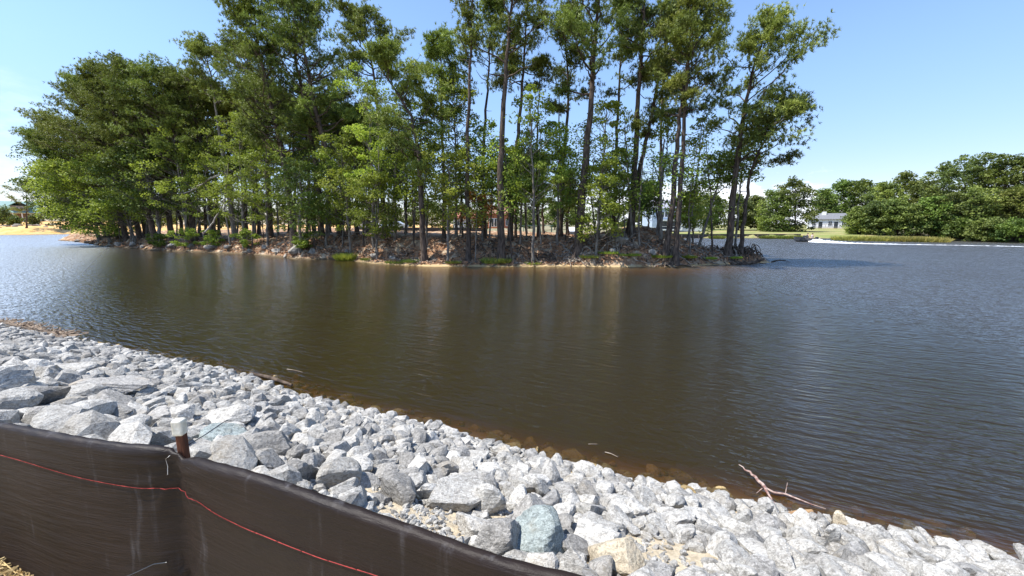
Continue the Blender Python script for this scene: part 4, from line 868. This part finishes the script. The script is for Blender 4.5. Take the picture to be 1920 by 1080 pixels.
# ------------------------------------------------------------------ riprap
cam_p = np.array([0, 0, CAM_Z])
def bankpt(px, py):                           # photo point on the bank surface
    z = 0.7
    for _ in range(12): p = G(px, py, z); z = 0.6 * z + 0.4 * Hs(p[0], p[1])
    return G(px, py, z)
fixed = [ # px, py, width px, material, aspect, label
 (1016, 1030, 118, 'rock_blue', (1.15, .9, .8), 'large blue green boulder on the sand near the bottom edge'),
 (1112, 1024, 92, 'rock', (1.1, .85, .8), 'pale mottled boulder between the blue green and tan boulders'),
 (1160, 1068, 112, 'rock_tan', (1.1, .9, .8), 'tan boulder at the bottom edge'),
 (938, 1040, 96, 'rock_dk', (1.1, .8, .8), 'grey wedge stone left of the blue green boulder'),
 (893, 1004, 80, 'rock', (1.2, .8, .75), 'pale stone on the sand right above the fence edge'),
 (858, 948, 100, 'rock', (1.2, .85, .7), 'wide stone with a dark hollow beneath it above the sand'),
 (752, 932, 82, 'rock_dk', (1.1, .85, .9), 'blocky grey stone at the upper edge of the sand patch'),
 (992, 968, 74, 'rock_dk', (1.1, .85, .8), 'dark stone above the blue green boulder'),
 (912, 960, 56, 'rock', (.9, .8, 1), 'small triangular stone right of the hollow stone'),
 (412, 835, 92, 'rock_blue', (1.25, .8, .55), 'flat blue green slab right of the capped post'),
 (500, 852, 90, 'rock_dk', (1.3, .8, .6), 'rough brown grey stone right of the blue green slab'),
 (430, 872, 66, 'rock', (1.1, .9, .7), 'round pale stone below the blue green slab'),
 (372, 855, 60, 'rock', (1.2, .9, .6), 'pale stone at the foot of the capped post'),
 (292, 806, 100, 'rock_dk', (1.3, .8, .6), 'wide dark streaked stone left of the capped post'),
 (228, 822, 84, 'rock', (1.2, .9, .65), 'pale angular stone above the fence left of the streaked stone'),
 (180, 808, 76, 'rock', (1.2, .9, .6), 'pale slab third stone left of the capped post'),
 (205, 775, 150, 'rock_dk', (1.7, .6, .5), 'long grey slab behind the stones by the fence'),
 (92, 795, 76, 'rock_dk', (1.2, .8, .6), 'smooth grey stone just above the fence at the left'),
 (62, 768, 122, 'rock_dk', (1.35, .9, .65), 'big smooth grey boulder above the fence at the left'),
 (12, 780, 90, 'rock', (1.1, .9, .6), 'white stone at the left edge above the fence'),
 (160, 752, 96, 'rock', (1.4, .8, .55), 'pale stone behind the big smooth boulder'),
 (30, 728, 100, 'rock', (1.5, .9, .5), 'broad pale slab at the left edge'),
 (210, 738, 110, 'rock_dk', (1.5, .9, .45), 'broad flat slab in the left stones'),
 (125, 700, 80, 'rock', (1.6, .8, .4), 'flat dark sided slab upper left'),
 (10, 700, 60, 'rock_dk', (1.1, .8, .9), 'dark upright stone at the left edge'),
 (427, 802, 76, 'rock', (1.2, .8, .8), 'pale rounded stone above the blue green slab'),
 (490, 750, 44, 'rock_dk', (1.4, .8, .5), 'dark faced stone near the waterline drift stick'),
 (340, 790, 66, 'rock', (1.2, .8, .7), 'stone behind the capped post'),
 (560, 905, 74, 'rock_dk', (1, .9, .9), 'dark grey stone touching the fence edge mid left'),
 (630, 910, 70, 'rock', (1.1, .9, .9), 'mottled stone right of the dark fence edge stone'),
 (480, 915, 60, 'rock', (1.1, .9, .8), 'pale stone at the fence right of the post'),
 (1425, 845, 0, '', (), ''),
 (1575, 985, 30, 'rock_tan', (.8, .7, 1.0), 'pointed pale stone at the waterline right of the floating branch'),
 (1035, 846, 46, 'rock_wet', (1.4, .9, .5), 'brown stone awash near the shoreline centre'),
 (963, 838, 44, 'rock_wet', (1.4, .8, .45), 'flat wet grey brown stone at the water edge'),
 (1112, 878, 30, 'rock_wet', (1.2, .8, .6), 'mossy stone at the waterline'), (1140, 880, 34, 'rock_wet', (1.1, .9, .6), 'mossy brown stone right of the mossy waterline stone'),
 (1355, 926, 30, 'rock_wet', (1, .9, .7), 'orange brown stone under the water near the floating branch'), (1285, 920, 32, 'rock_wet', (1, .9, .7), 'amber stone under shallow water'),
 (1000, 1000, 0, '', (), ''),
]
placed = []                                   # x,y,r
fx = []
for f in fixed:
    if not f[2]: continue
    p = bankpt(f[0], f[1]) if f[1] else None; dist = ray(f[0], f[1]); s_ = abs((CAM_Z - p[2]) / dist[2]); r = f[2] * s_ / 2 / (f[4][0] * .93)
    placed.append((p[0], p[1], r * (f[4][0] * f[4][1]) ** .5)); fx.append((f, p, r))
sandp = [(bankpt(*q), r * 1.02) for q, r in [((735, 925), .2), ((760, 965), .27), ((830, 985), .28), ((790, 1000), .2), ((800, 950), .12), ((960, 975), .16), ((925, 935), .10), ((985, 935), .08), ((950, 1000), .12), ((1250, 1045), .26), ((1180, 1020), .10), ((590, 930), .10), ((1350, 990), .05)]]
def sdn(x, y): return sdist(np.atleast_1d(x), np.atleast_1d(y), near_poly)
rng = rs(2024); cell = .5; grid = {}
def ok(x, y, r, k=.80):
    ci, cj = int(x // cell), int(y // cell)
    for a in range(ci - 2, ci + 3):
        for b in range(cj - 2, cj + 3):
            for (X_, Y2, r2) in grid.get((a, b), ()):
                if (x - X_) ** 2 + (y - Y2) ** 2 < (k * (r + r2)) ** 2: return False
    return True
def put(x, y, r): grid.setdefault((int(x // cell), int(y // cell)), []).append((x, y, r))
for (x, y, r) in placed: put(x, y, r)
FEN = [at_ for at_ in []]
# fence top line on level zt
ZT = 2.15
fpx = [(-150, 776), (0, 797), (70, 815), (140, 830), (210, 841), (262, 845), (318, 842), (335, 848), (400, 874), (500, 908), (600, 945), (700, 978), (800, 1010), (900, 1043), (1000, 1068), (1050, 1079)]
ftop = [G(a, b + 9 + 14 * max(0, min(1, (a - 500) / 500)), ZT) for a, b in fpx]
fen_xy = [(-7.5, 2.6)] + [tuple(p[:2]) for p in ftop] + [(.6, .66), (3.2, -.55)]
fen_poly = fen_xy + [(3, -8), (-8, -8)]
def cand(n, xr, yr): return rng.uniform(xr[0], xr[1], n), rng.uniform(yr[0], yr[1], n)
rocks = []                                    # x,y,r,layer
xs, ys = rng.uniform(-22, 7.5, 260000), rng.uniform(-.5, 19, 260000)
sN = sdn(xs, ys); sF = -sdist(xs, ys, fen_poly); vis = np.abs(xs / np.maximum(ys, .1)) < 2.6
keep = (sN > -.12) & (sF > .10) & (vis | (ys < 2.5)) & (sN < 6.5)
keep &= ~((ys < 12) & (xs < -12) & (sN > 5)); xs, ys, sN, sFk = xs[keep], ys[keep], sN[keep], sF[keep]
far = np.hypot(xs, ys); 
rad = np.where(rng.uniform(size=len(xs)) < .22, rng.uniform(.075, .125, len(xs)), rng.uniform(.036, .07, len(xs)))
rad *= np.where(sN < .5, .8, 1.0) * np.where((xs < -1.6) & (sN > 2.4), 1.6, 1.0)
order = np.argsort(-rad)
for k_ in order:
    x, y, r = xs[k_], ys[k_], rad[k_]
    if any((x - p[0]) ** 2 + (y - p[1]) ** 2 < (q + r * .5) ** 2 for p, q in sandp): continue
    if sFk[k_] > r * 1.15 + .04 and ok(x, y, r, .70): put(x, y, r); rocks.append((x, y, r, 1))
n1_ = len(rocks)
# under layer fills the gaps
m_ = rng.choice(len(xs), 15000, replace=False)
for k_ in m_:
    x, y = xs[k_], ys[k_]
    if any((x - p[0]) ** 2 + (y - p[1]) ** 2 < (q) ** 2 for p, q in sandp): continue
    rocks.append((x, y, rng.uniform(.04, .08), 0))
# stones under the shallow water
xw, yw = rng.uniform(-18, 7, 30000), rng.uniform(1, 16, 30000); sw = sdn(xw, yw); kp = (sw < 0) & (sw > -1.0) & (rng.uniform(size=len(xw)) < np.exp(sw * 2.2)); xw, yw, sw = xw[kp][:2600], yw[kp][:2600], sw[kp][:2600]
for x, y in zip(xw, yw):
    r = rng.uniform(.05, .13)
    if ok(x, y, r, .8): put(x, y, r); rocks.append((x, y, r, 2))
for (p, q) in sandp:                              # chips half sunk in the open sand
    for _ in range(int(320 * q)):
        a_ = rng.uniform(0, 6.28); d_ = q * rng.uniform(0, 1.15) ** .6; rocks.append((p[0] + d_ * math.cos(a_), p[1] + d_ * math.sin(a_), rng.uniform(.006, .028), 0))
RK = np.array(rocks); hz = H(RK[:, 0], RK[:, 1])
dist = np.sqrt(RK[:, 0] ** 2 + RK[:, 1] ** 2 + (CAM_Z - hz) ** 2)
u_ = RK[:, 0]; fwd = RK[:, 1] * cp + (CAM_Z - hz) * sp; up = RK[:, 1] * sp - (CAM_Z - hz) * cp
sxp = 960 + 740 * u_ / np.maximum(fwd, .05); syp = 540 - 740 * up / np.maximum(fwd, .05)
infr = (fwd > .2) & (sxp > -20) & (sxp < 1940) & (syp > 300) & (syp < 1090) & (RK[:, 3] == 1)
fl = np.interp(sxp, [p[0] for p in fpx] + [2400], [p[1] for p in fpx] + [1500]); infr &= syp < fl - 4
score = np.where(infr, RK[:, 2] / fwd, 0); top_i = np.argsort(-score)[:255]; is_top = np.zeros(len(RK), bool); is_top[top_i] = True
protos = [rock_shape(2000 + q, 3, 9 + q % 7, (1.2 + .15 * (q % 3), .88, .62 + .1 * (q % 4)), .018) for q in range(14)]
pm = {}
for q, (V, Fc) in enumerate(protos):
    for mn in ('rock', 'rock_dk'): pm[(q, mn)] = mesh('riprap_stone', V, Fc, M[mn])
def rotm(rng):
    a, b, c = rng.uniform(0, 6.28), rng.normal() * .35, rng.normal() * .35
    from mathutils import Euler
    return Euler((b, c, a))
rowd = {}; sfr = -sdist(RK[:, 0], RK[:, 1], fen_poly)
def ordw(n): return ORD[n] if n < len(ORD) else '%dth' % (n + 1)
zones = {0: 'pale angular riprap stone above the fence left of the capped post', 1: 'pale angular riprap stone between the fence and the water, left of centre', 2: 'pale angular riprap stone low on the bank in the lower right', 3: 'pale grey riprap stone around the sand patches at the bottom centre'}
for q, k_ in enumerate(top_i):
    x, y, r, _ = RK[k_]; o = link('riprap_stone', pm[(rng.randint(14), 'rock_dk' if rng.uniform() < .28 else 'rock')]); o.location = (x, y, hz[k_] + r * .42); o.rotation_euler = rotm(rng); o.scale = (r, r, r)
    dk_ = o.data.materials[0] == M['rock_dk']; rowd.setdefault((int(sfr[k_] / .42), dk_), []).append((sxp[k_], o))
for (row, dk_), lst in rowd.items():
    for n2_, (_, o) in enumerate(sorted(lst, key=lambda e: e[0])):
        meta(o, '%s %s stone from the left in the %s row of riprap up from the fence' % (ordw(n2_), 'darker' if dk_ else 'pale', ordw(row)), 'stone', 'large riprap stones on the bank')
for q, (f, p, r) in enumerate(fx):
    V, Fc = rock_shape(3100 + q, 4, 11, f[4], .02); o = link('riprap_stone', mesh('riprap_stone', V, Fc, M[f[3]])); z = Hs(p[0], p[1])
    o.location = (p[0], p[1], z + r * .35); o.rotation_euler = (rng.normal() * .15, rng.normal() * .15, rng.uniform(-.5, .5)); o.scale = (r, r, r); meta(o, f[5], 'stone', None)
# the rest as one mass
P2 = [rock_shape(4000 + q, 2, 8 + q % 6, (1.2 + .15 * (q % 3), .88, .62 + .1 * (q % 4)), .02) for q in range(24)]
Vs, Fs_, MI, TI = [], [], [], []; nv = 0
for k_ in np.nonzero(~is_top)[0]:
    x, y, r, lay = RK[k_]; V, Fc = P2[rng.randint(24)]; Rm = np.array(rotm(rng).to_matrix())
    zz = hz[k_] + (r * .42 if lay == 1 else ((-r * .1 if r > .03 else r * .3) if lay == 0 else r * .15))
    Vs.append(V @ Rm.T * r + [x, y, zz]); Fs_.append(Fc + nv); nv += len(V)
    MI.append(np.full(len(Fc), 2 if lay == 2 else (1 if rng.uniform() < .25 else 0))); TI.append(np.full(len(V), rng.uniform(-.4, .6)))
rm = mesh('riprap', np.vstack(Vs), np.vstack(Fs_), [M['rock'], M['rock_dk'], M['rock_wet']], midx=np.concatenate(MI), attrs={'tint': ('POINT', np.concatenate(TI))})
meta(link('riprap', rm), kind='stuff')
# debris line at the far left water edge and floating sticks
for i, (pp, rr_, lab) in enumerate([
    ([(1396, 888), (1412, 897), (1428, 912), (1442, 935), (1448, 942)], [.008, .03, .04, .03, .01], 'a'),]):
    pass
def onw(l, z=.03): return [G(a, b) + [0, 0, z] for a, b in l]
polytube('floating_branch', [G(1384, 882) + [0, 0, .08], G(1400, 891) + [0, 0, .07], G(1418, 903) + [0, 0, .05], G(1432, 920) + [0, 0, .05], G(1448, 942) + [0, 0, .03]], [.004, .014, .02, .018, .006],
    simple('pink_bark', (.22, .12, .10), (.46, .36, .31), 22, .5, .4), 'forked reddish branch floating beside the lower right shore', 'branch',
    extra=[(onw([(1428, 915), (1450, 928), (1472, 931), (1495, 940), (1520, 950), (1548, 959)]), [.012, .014, .013, .010, .007, .003]), ([G(1472, 930), G(1474, 926) + [0, 0, .14]], [.007, .003]), ([G(1440, 932), G(1455, 945), G(1468, 962)], [.01, .008, .003]),
           ([G(1430, 915), G(1418, 925)], [.008, .002])], jit=.006)
polytube('drift_plank', onw([(1478, 972), (1500, 969), (1522, 967)], .05), [.022, .028, .02], simple('brown_stick', (.42, .27, .14), (.28, .17, .09), 9), 'brown stick lying on the stones below the floating branch', 'stick')
polytube('drift_stick', [G(470, 703) + [0, 0, .03], G(505, 712) + [0, 0, .05], G(548, 728) + [0, 0, .06]], [.03, .04, .025], M['rootd'], 'dark stick lying along the waterline left of centre', 'stick')
polytube('thin_twig', onw([(538, 693), (552, 695), (568, 699)], .01), [.008, .01, .004], M['root'], 'thin pale twig floating above the dark waterline stick', 'twig')
polytube('thin_twig', onw([(1134, 849), (1146, 852), (1158, 858)], .01), [.006, .007, .003], M['root'], 'thin pale twig floating off the centre shore', 'twig')
polytube('thin_twig', onw([(1103, 834), (1120, 834)], .01), [.006, .005], M['root'], 'short straight twig floating left of the thin pale twig', 'twig')
nd = 240; dxs = rng.uniform(0, 130, nd); dd = np.array([G(a, np.interp(a, [0, 130], [606, 634]) + rng.normal() * 1.8) for a in dxs]); b = MB()
for p in dd:
    a = rng.uniform(0, 6.28); l = rng.uniform(.1, .5); b.tube([p + [0, 0, .06], p + [math.cos(a) * l, math.sin(a) * l * .6, .06 + rng.uniform(0, .12)]], [.018, .01], 4)
meta(b.build('shoreline_debris', simple('reddish_debris', (.34, .26, .19), (.2, .15, .11), 5)), kind='stuff')

# ------------------------------------------------------------------ silt fence
m, t = new_mat('fence_fabric'); k = NB(t); P = k.pos()
st1 = k.noise(k.mapping(P, (9, 9, 1.2)), 1.6, 4, .6); st2 = k.noise(k.mapping(P, (30, 30, 2.5)), 1.0, 3, .6); nz = k.noise(P, 3.0, 4); wr = k.noise(k.mapping(P, (2.5, 2.5, 26)), 1.0, 5, .6)
weave = k.n('ShaderNodeTexWave'); weave.inputs['Scale'].default_value = 120; k.set(weave.inputs['Vector'], k.mapping(P, (1, 1, 1)))
col = k.mix(k.sm(nz, .3, .7), (.011, .0065, .0055), (.020, .0118, .0085))
col = k.mix(k.math('MULTIPLY', k.math('MULTIPLY', k.sm(st1, .54, .74), k.sm(st2, .44, .66)), .38), col, (.17, .165, .175))
fine = k.noise(k.mapping(P, (260, 260, 260)), 1.0, 1)
hgt_ = k.math('ADD', k.math('MULTIPLY', wr, 1.0), k.math('MULTIPLY', fine, .06))
k.out(k.pbr(col, k.math('ADD', k.math('MULTIPLY', nz, .2), .46), .26, k.bump(hgt_, .55, .02))); M['fab'] = m
sf = empty('silt_fence', (ftop[7][0], ftop[7][1], 1.35), 'dark brown fabric silt fence in the foreground with a red thread', 'fence')
org = np.array([ftop[7][0], ftop[7][1], 1.35])
line = np.array([[p[0], p[1]] for p in [(-7.5, 2.6)]] + [[p[0], p[1]] for p in ftop] + [[.6, .66], [3.2, -.55]])
post_i = 7 + 1                                # index of the post vertex in line
s_l = np.concatenate([[0], np.cumsum(np.linalg.norm(np.diff(line, axis=0), axis=1))]); sp_ = (s_l[post_i - 1] + s_l[post_i]) / 2
ns = 520; sv = np.linspace(0, s_l[-1], ns); lx = np.interp(sv, s_l, line[:, 0]); ly = np.interp(sv, s_l, line[:, 1])
for _ in range(8):
    a = np.abs(sv - sp_) > .05
    q = lx.copy(); q[1:-1] = (lx[:-2] + 2 * lx[1:-1] + lx[2:]) / 4; lx = np.where(a, q, lx); q = ly.copy(); q[1:-1] = (ly[:-2] + 2 * ly[1:-1] + ly[2:]) / 4; ly = np.where(a, q, ly)
tx, ty = np.gradient(lx), np.gradient(ly); tl = np.hypot(tx, ty); nx, ny = ty / tl, -tx / tl            # towards the camera side
nz_ = 60; vz = np.linspace(0, 1, nz_)
ztop = ZT; zb = 1.22
ds = np.abs(sv - sp_)
drop = .026 * ss(sv - sp_, 0, .03) * np.exp(-(np.maximum(sv - sp_, 0) / .22) ** 2)
Z = zb + (ztop - drop[:, None] - zb) * vz[None]
pinch = np.exp(-(ds[:, None] / .035) ** 2)
offn = .012 * np.sin(sv[:, None] * 5 + 3 * vz[None] * 2) * vz[None] + .02 * (fbm(sv[:, None] * 2.2 + 0 * vz[None], vz[None] * 2 + sv[:, None] * .6, 8) - .45)
# folds radiating from the tie points on the post
r1 = np.hypot(sv[:, None] - sp_, (Z - 1.60) * 1.0); th1 = np.arctan2(Z - 1.60, sv[:, None] - sp_)
offn += .011 * np.sin(th1 * 9) * np.exp(-(r1 / .16) ** 2) * np.clip(r1 / .04, 0, 1)
r2 = np.hypot(sv[:, None] - sp_, (Z - 2.09)); th2 = np.arctan2(Z - 2.09, sv[:, None] - sp_)
offn += .010 * np.sin(th2 * 11) * np.exp(-(r2 / .2) ** 2) * np.clip(r2 / .04, 0, 1)
offn -= .020 * pinch
offn *= 1 - .6 * vz[None] ** 2
offn += (1 - vz[None]) ** 3 * .10
Xf = lx[:, None] + nx[:, None] * offn; Yf = ly[:, None] + ny[:, None] * offn
Vf = np.stack([Xf, Yf, Z], -1)
# rolled hem on top
nh = 12; th = np.linspace(0, 1.75 * math.pi, nh); hr = .020 + .006 * fbm(sv * .8, sv * 0 + 3, 4) ; hr = hr * (1 - .75 * np.exp(-(ds / .05) ** 2))
tx_, tn_ = Vf[:, -1, :], np.stack([nx, ny, 0 * nx], 1)
cc = tx_ - tn_ * hr[:, None] * 1.0
hem = cc[:, None] + hr[:, None, None] * (np.cos(th)[None, :, None] * tn_[:, None] + np.sin(th)[None, :, None] * np.array([0, 0, 1.0]))
hem[:, :, 2] += .0012 * np.sin(sv * 61)[:, None]
Vall = np.concatenate([Vf, hem[:, 1:]], 1); nr_ = Vall.shape[1]
i = np.arange(ns - 1)[:, None] * nr_; j = np.arange(nr_ - 1)[None]; Qf = np.stack([i + j, i + nr_ + j, i + nr_ + j + 1, i + j + 1], -1).reshape(-1, 4)
fo = link('fabric', mesh('fabric', Vall.reshape(-1, 3) - org, Qf, M['fab'], True), sf); md = fo.modifiers.new('thick', 'SOLIDIFY'); md.thickness = .003; md.offset = -1
# red thread: level follows the photo
tpx = [(-150, 822), (0, 851), (60, 868), (120, 886), (200, 904), (280, 918), (330, 918), (370, 938), (450, 978), (540, 1020), (640, 1058), (720, 1085), (800, 1120)]
tp = []
for a, b in tpx:
    r_ = ray(a, b); bestd = None
    for s_i in range(0, ns, 2):
        s2 = (lx[s_i] * r_[0] + ly[s_i] * r_[1]) / (r_[0] ** 2 + r_[1] ** 2); dd_ = math.hypot(lx[s_i] - r_[0] * s2, ly[s_i] - r_[1] * s2)
        if bestd is None or dd_ < bestd[0]: bestd = (dd_, s_i, CAM_Z + r_[2] * s2)
    tp.append((sv[bestd[1]], bestd[2]))
tp.sort(); ts = np.linspace(tp[0][0], tp[-1][0], 260); tz = np.interp(ts, [q[0] for q in tp], [q[1] for q in tp])
tz = np.convolve(np.pad(tz, 12, 'edge'), np.ones(25) / 25, 'valid')
TH = []
for s_i, z_ in zip(ts, tz):
    f = np.interp(s_i, sv, np.arange(ns)); a = int(min(ns - 2, f)); vv = (z_ - zb) / (ztop - zb) * (nz_ - 1); v0 = int(np.clip(vv, 0, nz_ - 2)); p = Vf[a, v0] * (1 - vv + v0) + Vf[a, v0 + 1] * (vv - v0)
    TH.append([p[0] + nx[a] * .0045, p[1] + ny[a] * .0045, z_])
TH = np.array(TH) - org; MB().tube(TH, .0013, 5).build('red_thread', simple('red_thread', (.38, .05, .045), (.24, .035, .035), 60, .8), sf, True)
# post with cap
pi_ = int(np.interp(sp_, sv, np.arange(ns))); pc = np.array([lx[pi_] - nx[pi_] * .025 + .018, ly[pi_] - ny[pi_] * .025, 0]) - [org[0], org[1], 0]
ptop = None
r_ = ray(331, 786); Yp = pc[1] + org[1]; zt = CAM_Z + r_[2] * Yp / r_[1]
rust = simple('rusty_wood', (.16, .06, .03), (.05, .025, .018), 22, .85, .2, .8, stretch=(1, 1, .2))
angp = math.atan2(ty[pi_], tx[pi_])
po = MB(); po.box((pc[0], pc[1], (zt - .03 + .9) / 2 - org[2] + 0), (.029, .025, zt - .03 - .9), angp + .35); pob = po.build('post', rust, sf)
bv = pob.modifiers.new('b', 'BEVEL'); bv.width = .004; bv.segments = 2
cb = MB().box((pc[0] - .003, pc[1], zt - org[2] - .031), (.038, .034, .062), angp + .35); co = cb.build('cap', simple('dirty_white_plastic', (.78, .76, .66), (.52, .47, .34), 14, .6, .3, .5), pob)
bv = co.modifiers.new('b', 'BEVEL'); bv.width = .007; bv.segments = 3
def wl(px, py, dz=0, dn=.01):
    r_ = ray(px, py); a = pi_; s2 = Yp / r_[1]; p = r_ * s2 + [0, 0, CAM_Z]; return p - org + np.array([nx[a] * dn, ny[a] * dn, 0])
MB().tube([wl(333, 848, dn=.0), wl(345, 838, dn=-.02), wl(362, 826, dn=-.05), wl(378, 812, dn=-.08), wl(385, 808, dn=-.09)], [.002, .0022, .002, .002, .0015], 5).build('wire_tie', M['dark'], sf, True)
def onf(px, py, dn):
    r_ = ray(px, py); s2 = (lx * r_[0] + ly * r_[1]) / (r_[0] ** 2 + r_[1] ** 2); a = int(np.argmin(np.hypot(lx - r_[0] * s2, ly - r_[1] * s2))); z_ = CAM_Z + r_[2] * s2[a]
    b_ = int(np.clip((z_ - zb) / (ztop - zb) * (nz_ - 1), 0, nz_ - 1)); return Vf[a, b_] - org + np.array([nx[a], ny[a], 0]) * dn
MB().tube([onf(319, 846, .006), onf(314, 858, .01), onf(317, 872, .008), onf(313, 885, .008)], .0009, 5).build('white_tie', M['white'], sf, True)
MB().tube([onf(316, 1042, .004), onf(300, 1047, .012), onf(275, 1057, .018), onf(246, 1063, .02)], [.0024, .002, .0018, .0012], 5).build('cable_tie', M['dark'], sf, True)
# straw on the near side
n = 5200; xs_ = rng.uniform(-5.5, 3.0, n); ys_ = rng.uniform(-1.6, 2.4, n); sf_ = sdist(xs_, ys_, fen_poly); kq = sf_ > .02; xs_, ys_ = xs_[kq], ys_[kq]
extra = rng.uniform(0, 1, (3800, 2)); ex = -2.75 + extra[:, 0] * .9; ey = 1.05 + extra[:, 1] * .75; kq = sdist(ex, ey, fen_poly) > .015
def gz(x, y):
    return H(x, y) + .14 * np.exp(-(((x + 2.55) / .5) ** 2 + ((y - 1.5) / .35) ** 2)) 
xs_ = np.concatenate([xs_, ex[kq]]); ys_ = np.concatenate([ys_, ey[kq]]); n = len(xs_); c = np.stack([xs_, ys_, gz(xs_, ys_) + rng.uniform(0, .03, n)], 1)
d = unit(rng.normal(size=(n, 3)) * [1, 1, .22]); l = rng.uniform(.04, .16, (n, 1)); s_ = unit(np.cross(d, [0, 0, 1])) * .0022; upv = np.array([0, 0, .003])
V = np.stack([c - d * l / 2 - s_, c - d * l / 2 + s_, c + d * l / 2 + s_, c + d * l / 2 - s_, c - d * l / 2 + upv, c + d * l / 2 + upv], 1).reshape(-1, 3); bi = np.arange(n)[:, None] * 6
Fq = np.vstack([bi + [0, 3, 5, 4], bi + [1, 4, 5, 2]])
meta(link('straw', mesh('straw', V, Fq, simple('straw', (.72, .56, .28), (.50, .36, .17), 30, .7, .3))), kind='stuff')
gx, gy = np.meshgrid(np.linspace(-3.6, -1.6, 50), np.linspace(.9, 2.05, 40), indexing='ij'); gzv = gz(gx, gy) - .012
i = np.arange(49)[:, None] * 40; j = np.arange(39)[None]
meta(link('dirt_mound', mesh('dirt_mound', np.stack([gx, gy, gzv], -1).reshape(-1, 3), np.stack([i + j, i + 40 + j, i + 41 + j, i + 1 + j], -1).reshape(-1, 4), simple('clay', (.36, .25, .16), (.24, .16, .1), 12, .95, .1, .8), True)), kind='structure')
print('objects', len(bpy.data.objects))
